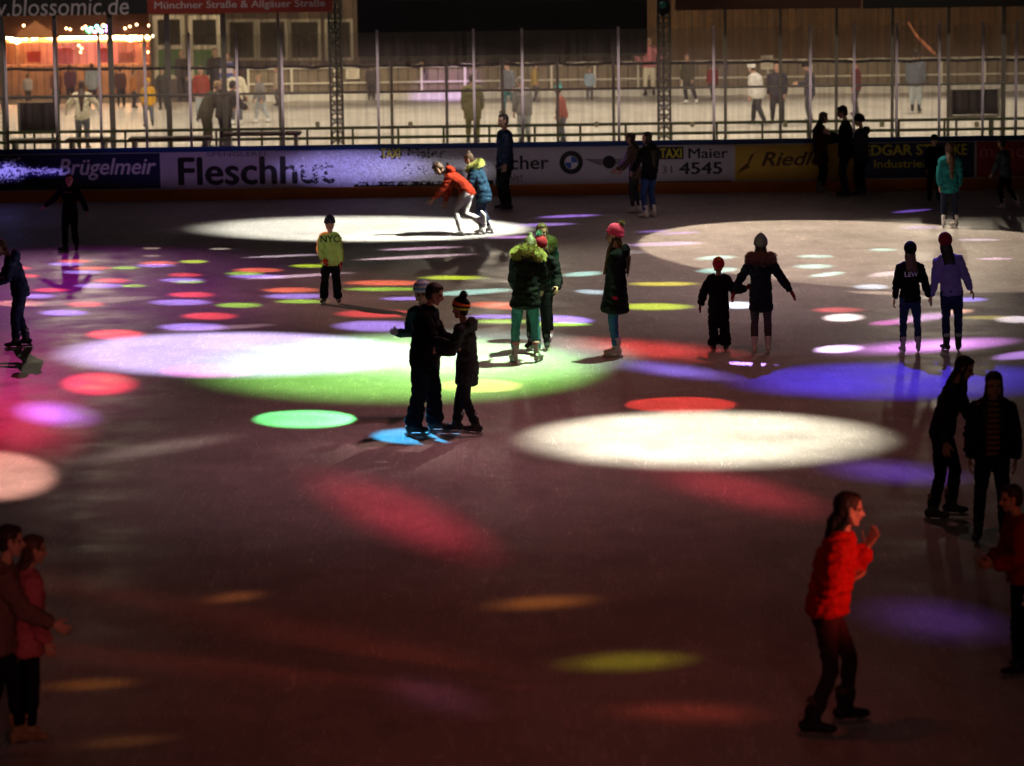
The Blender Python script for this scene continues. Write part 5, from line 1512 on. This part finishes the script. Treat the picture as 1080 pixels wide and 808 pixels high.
# small dots
RD, VI, GR, OR, WH, CY, PK, YG = (238, 70, 78), (165, 135, 245), (150, 205, 60), (240, 110, 80), (215, 190, 200), (165, 225, 215), (215, 130, 190), (190, 215, 50)
dots = [(70, 278.5, 42, 4.5, VI), (80, 275.5, 40, 4.5, OR), (98, 283, 44, 4.5, OR), (87, 287, 48, 5, VI), (132, 282.5, 32, 4.5, GR), (167, 277.5, 44, 5, OR), (164, 280, 46, 4.5, VI), (204, 276, 32, 4.5, YG),
        (118, 296, 44, 6, RD), (105, 301.5, 56, 6.5, VI), (140, 301.5, 30, 4, GR), (53, 306, 42, 5, RD), (38, 312.5, 46, 5.5, VI), (195, 290, 40, 5, RD), (192, 295.5, 50, 5.5, VI), (198, 297.5, 36, 4, GR),
        (90, 321, 44, 7, RD), (68, 330, 56, 7.5, VI), (202, 311, 52, 7.5, RD), (190, 319, 70, 8, VI), (252, 322, 52, 6.5, GR), (221, 333.5, 62, 9.5, RD), (204, 345, 78, 10, VI), (122, 353, 66, 13, RD),
        (272, 285, 56, 6, OR), (258, 288.5, 44, 4.5, GR), (272, 291.5, 64, 5, VI), (327, 280.5, 44, 4.5, YG), (307, 306, 64, 7, OR), (312, 312.5, 72, 7, VI), (318, 318, 58, 5.5, GR), (20, 283, 30, 4.5, RD), (30, 291, 26, 4.5, RD),
        (408, 298.5, 92, 7.5, OR), (405, 305, 90, 5, GR), (478, 293, 76, 5.5, YG), (397, 331, 90, 10, RD), (400, 344, 100, 14, VI), (430, 315, 60, 5, VI), (500, 308, 90, 7, CY, -.06), (532, 322.5, 80, 10, OR, .04), (520, 334, 60, 6, VI), (530, 339, 70, 6, GR),
        (595, 337, 64, 10, VI, .05), (590, 342, 70, 5, GR), (690, 323.5, 86, 9, YG), (700, 299.5, 80, 5.5, (190, 180, 50)), (615, 289, 46, 6, CY, -.06), (625, 308, 40, 6, (165, 190, 205), .05),
        (755, 272, 46, 6, CY, -.05), (757, 285, 48, 7, CY, -.05), (860, 270.5, 42, 4.5, CY), (858, 281, 46, 6, CY), (872, 289.5, 40, 5, CY, -.1), (931, 263.5, 34, 3.5, CY), (935, 289, 44, 6, WH, -.1), (919, 302.5, 40, 6.5, (200, 215, 235)), (778, 322, 44, 9, (190, 205, 225)),
        (1023, 316, 40, 6, (150, 130, 245)), (890, 335, 46, 10, (225, 205, 205), -.02), (885, 368, 54, 10, (190, 160, 210), -.05), (975, 335, 66, 10, (180, 140, 190), -.1), (1010, 329, 36, 6, (215, 165, 140), -.1), (1072, 337, 50, 9, (215, 205, 215)), (1040, 335, 60, 5, (140, 130, 60)), (885, 327, 60, 7, (150, 55, 60)), (940, 340, 50, 7, (165, 85, 150), -.08),
        (445, 262, 90, 3.5, (205, 165, 195), -.04), (440, 271, 130, 4, (215, 185, 200), -.05), (300, 270, 90, 3, (180, 165, 180), -.04), (315, 291, 120, 4, (200, 170, 190), -.06), (600, 228, 70, 3.5, (150, 110, 220), -.04), (573, 237, 72, 4, (165, 130, 225), -.03), (545, 250, 70, 3.5, (205, 150, 225), -.03),
        (690, 244, 40, 3, (130, 95, 190), -.05), (715, 246, 50, 3, (165, 120, 215), -.05), (700, 257.5, 90, 5, (190, 160, 215), -.03), (690, 225, 26, 3, (110, 80, 180)), (962, 222.5, 44, 3, (110, 75, 190), -.08), (970, 240, 50, 3, (110, 80, 190)), (1032, 253, 50, 3, (190, 165, 205)), (1050, 273, 40, 3, (205, 165, 205)), (1075, 375, 60, 10, (150, 110, 190), -.1),
        (160, 262, 22, 2.5, (150, 130, 120)), (160, 270, 22, 2.5, (150, 130, 120)), (232, 262.5, 24, 2.5, (160, 150, 140)), (205, 337, 0, 0, RD), (660, 266, 50, 5, (120, 115, 120)), (20, 320, 60, 8, (190, 120, 110)), (90, 318, 160, 8, (130, 118, 105), -.06), (230, 346, 130, 6, (120, 95, 105), -.06), (930, 309, 80, 5, (150, 130, 115), .04), (470, 372, 60, 10, (190, 240, 235), .1), (790, 384, 60, 4, (110, 80, 160), .05)]
for d in dots:
    if d[2] == 0: continue
    x = d[0]
    pool(d[0], d[1], d[2] * 1.1, d[3] * 1.0, d[4], 1.15, LAMP_L if x < 560 else (V((-2, 58, 8)) if x < 700 else V((4, 57, 8.5))), .85, d[5] if len(d) > 5 else 0, rad=.03, one=True)

# soft washes; most are unseen fill added to lift the ice tone
pool(130, 335, 560, 130, (88, 2, 92), .85, LAMP_L, 1, rad=.07)
pool(385, 328, 360, 80, (92, 66, 54), .8, LAMP_L, 1, rad=.07)
pool(730, 305, 700, 190, (106, 88, 84), 1.5, V((6, 50, 8)), 1, rad=.1)
pool(540, 225, 1500, 60, (34, 24, 26), .8, V((0, 50, 10)), 1, rad=.5)
pool(540, 480, 1500, 520, (60, 32, 30), 1.3, V((3, 36, 10)), 1, rad=.1)
pool(330, 512, 900, 200, (69, 44, 50), 1.25, V((3.2, 38, 10)), 1, rad=.1)
pool(540, 720, 1400, 500, (46, 10, 6), .85, V((-1, 22, 10)), 1, rad=.5)
pool(880, 330, 560, 130, (70, 58, 66), .8, V((4, 45, 10)), 1, rad=.3)
# violet and white light thrown onto the boards
wall_pool(370, 177, 200, 46, (180, 165, 255), .6, V((-1, 52, 4.6)), 1)
wall_pool(450, 180, 190, 34, (190, 185, 185), .28, V((2, 52, 4.6)), 1)
wall_pool(8, 181, 56, 22, (150, 135, 240), 1.0, V((-9, 54, 4.6)), 1)
wall_pool(48, 181, 60, 10, (140, 120, 230), .8, V((-9, 54, 4.6)), 1)
wall_pool(590, 172, 620, 60, (84, 74, 82), .36, V((2, 50, 6)), 1)
wall_pool(200, 172, 420, 60, (96, 70, 116), .32, V((-4, 50, 6)), 1)
wall_pool(950, 170, 400, 60, (70, 58, 54), .09, V((8, 50, 6)), 1)
# fill light added to lift the glass and its posts
for px in (120, 400, 680, 960):
    wall_pool(px, 92, 520, 110, (150, 130, 128), 1.0 if px < 800 else .6, V((pv(px, 92, YB).x * .7, 49, 8)), 1)
# fill spots added to brighten the banners
for px, e in ((60, 1.0), (250, .8)):
    p = pv(px, 5, YH)
    aim('stage_or_fill_spot', (p.x + 1, 52, 6.5), p, 22, (.85, .75, 1), 420 * e, 1, .1)
# red light from the side onto the front skaters
g = gp(885, 775)
aim('red_spot', (7.5, 19.0, 2.2), (g.x + .1, g.y, 1.35), 13, (1, .10, .05), 1100, .7)
aim('red_spot', (6.5, 17.5, 2.0), (gp(1066, 712).x, gp(1066, 712).y, 1.3), 14, (1, .14, .06), 110, .8)
aim('red_spot', (-1.0, 12.0, 3.0), (gp(20, 785).x, gp(20, 785).y, 1.2), 16, (1, .25, .22), 420, .9)  # fill added to lift the dark pair at the near edge
aim('fill_spot', (-7, 5, 9), gp(349, 321) + V((0, 0, .8)), 3.2, (.95, 1, .8), 7000, 1, .1)  # unseen fill added to brighten the lime sweater
aim('fill_spot', (2, 4, 9), gp(980, 372) + V((0, 0, .8)), 4.5, (.9, .8, 1), 2500, 1, .1)  # unseen fill added so the jacket lettering shows
aim('face_fill', (6.5, 17, 2.6), gp(881, 772) + V((.1, 0, 1.52)), 6, (1, .6, .5), 260, 1, .1)  # added fill that brightens the clapping woman's face
aim('front_fill', (3, 4, 9), (2, 38, 0), 60, (1, .5, .4), 330, 1, .4)  # weak fill added behind the camera to light the figures' fronts
# floodlights of the far rink
for x in (-11, 0, 11):
    aim('flood_or_fill', (x, 78, 9), (x * .95, 83.5, ZF), 110, (1, .84, .62), 3700, .4, .4)
    aim('flood_or_fill', (x * 1.1, 91, 9), (x, 86, ZF), 110, (1, .84, .62), 3100, .4, .4)
for x in (-8, 0, 8):
    aim('flood_or_fill', (x, 66.5, 8.2), (x, 70.8, 0), 78, (1, .84, .6), 520, .6, .2)  # unseen fill added to brighten the fence, railing and net
ld = bpy.data.lights.new('stall_light', 'POINT'); ld.energy = 170; ld.color = (1, .6, .42); ld.shadow_soft_size = .1
o = bpy.data.objects.new('stall_light', ld); col.objects.link(o); o.location = (sx + .3, YS - 3.2, 3.4)  # fill added in front of the stall to lift its lower panels
# stall lamps and lamps of the pavilion and the plank building
for px in (15, 55, 95, 140):
    p = pv(px, 50, YS + 1.2)
    ld = bpy.data.lights.new('stall_light', 'POINT'); ld.energy = 110; ld.color = (1, .50, .26); ld.shadow_soft_size = .06
    o = bpy.data.objects.new('stall_light', ld); col.objects.link(o); o.location = (p.x, YS + .9, ZF + 2.0)
for px in (62, 85, 105):
    p = pv(px, 50, YS + 1.2)
    aim('stall_spot', (p.x, YS + .3, ZF + 2.1), (p.x + .1, YS + 2.5, ZF + 1.5), 70, (.75, .3, 1), 110, .8, .05)
aim('flood_or_fill', (-6, 92, 6), (-7.5, 99, .9), 80, (1, .84, .55), 1300, .8)
aim('flood_or_fill', (-4, 92, 6), (-3.5, 104, 1), 80, (1, .75, .5), 350, .8)
aim('flood_or_fill', (10, 94, 6), (10, 103, 1.5), 130, (1, .6, .22), 240, .8)
# violet spot on the far ice
g = gp(468, 104, ZF)
aim('stage_or_fill_spot', (g.x + 4, g.y - 6, 7), g, 12, (.65, .4, 1), 6000, .5, .1)
bpy.data.objects.remove(TEMP)
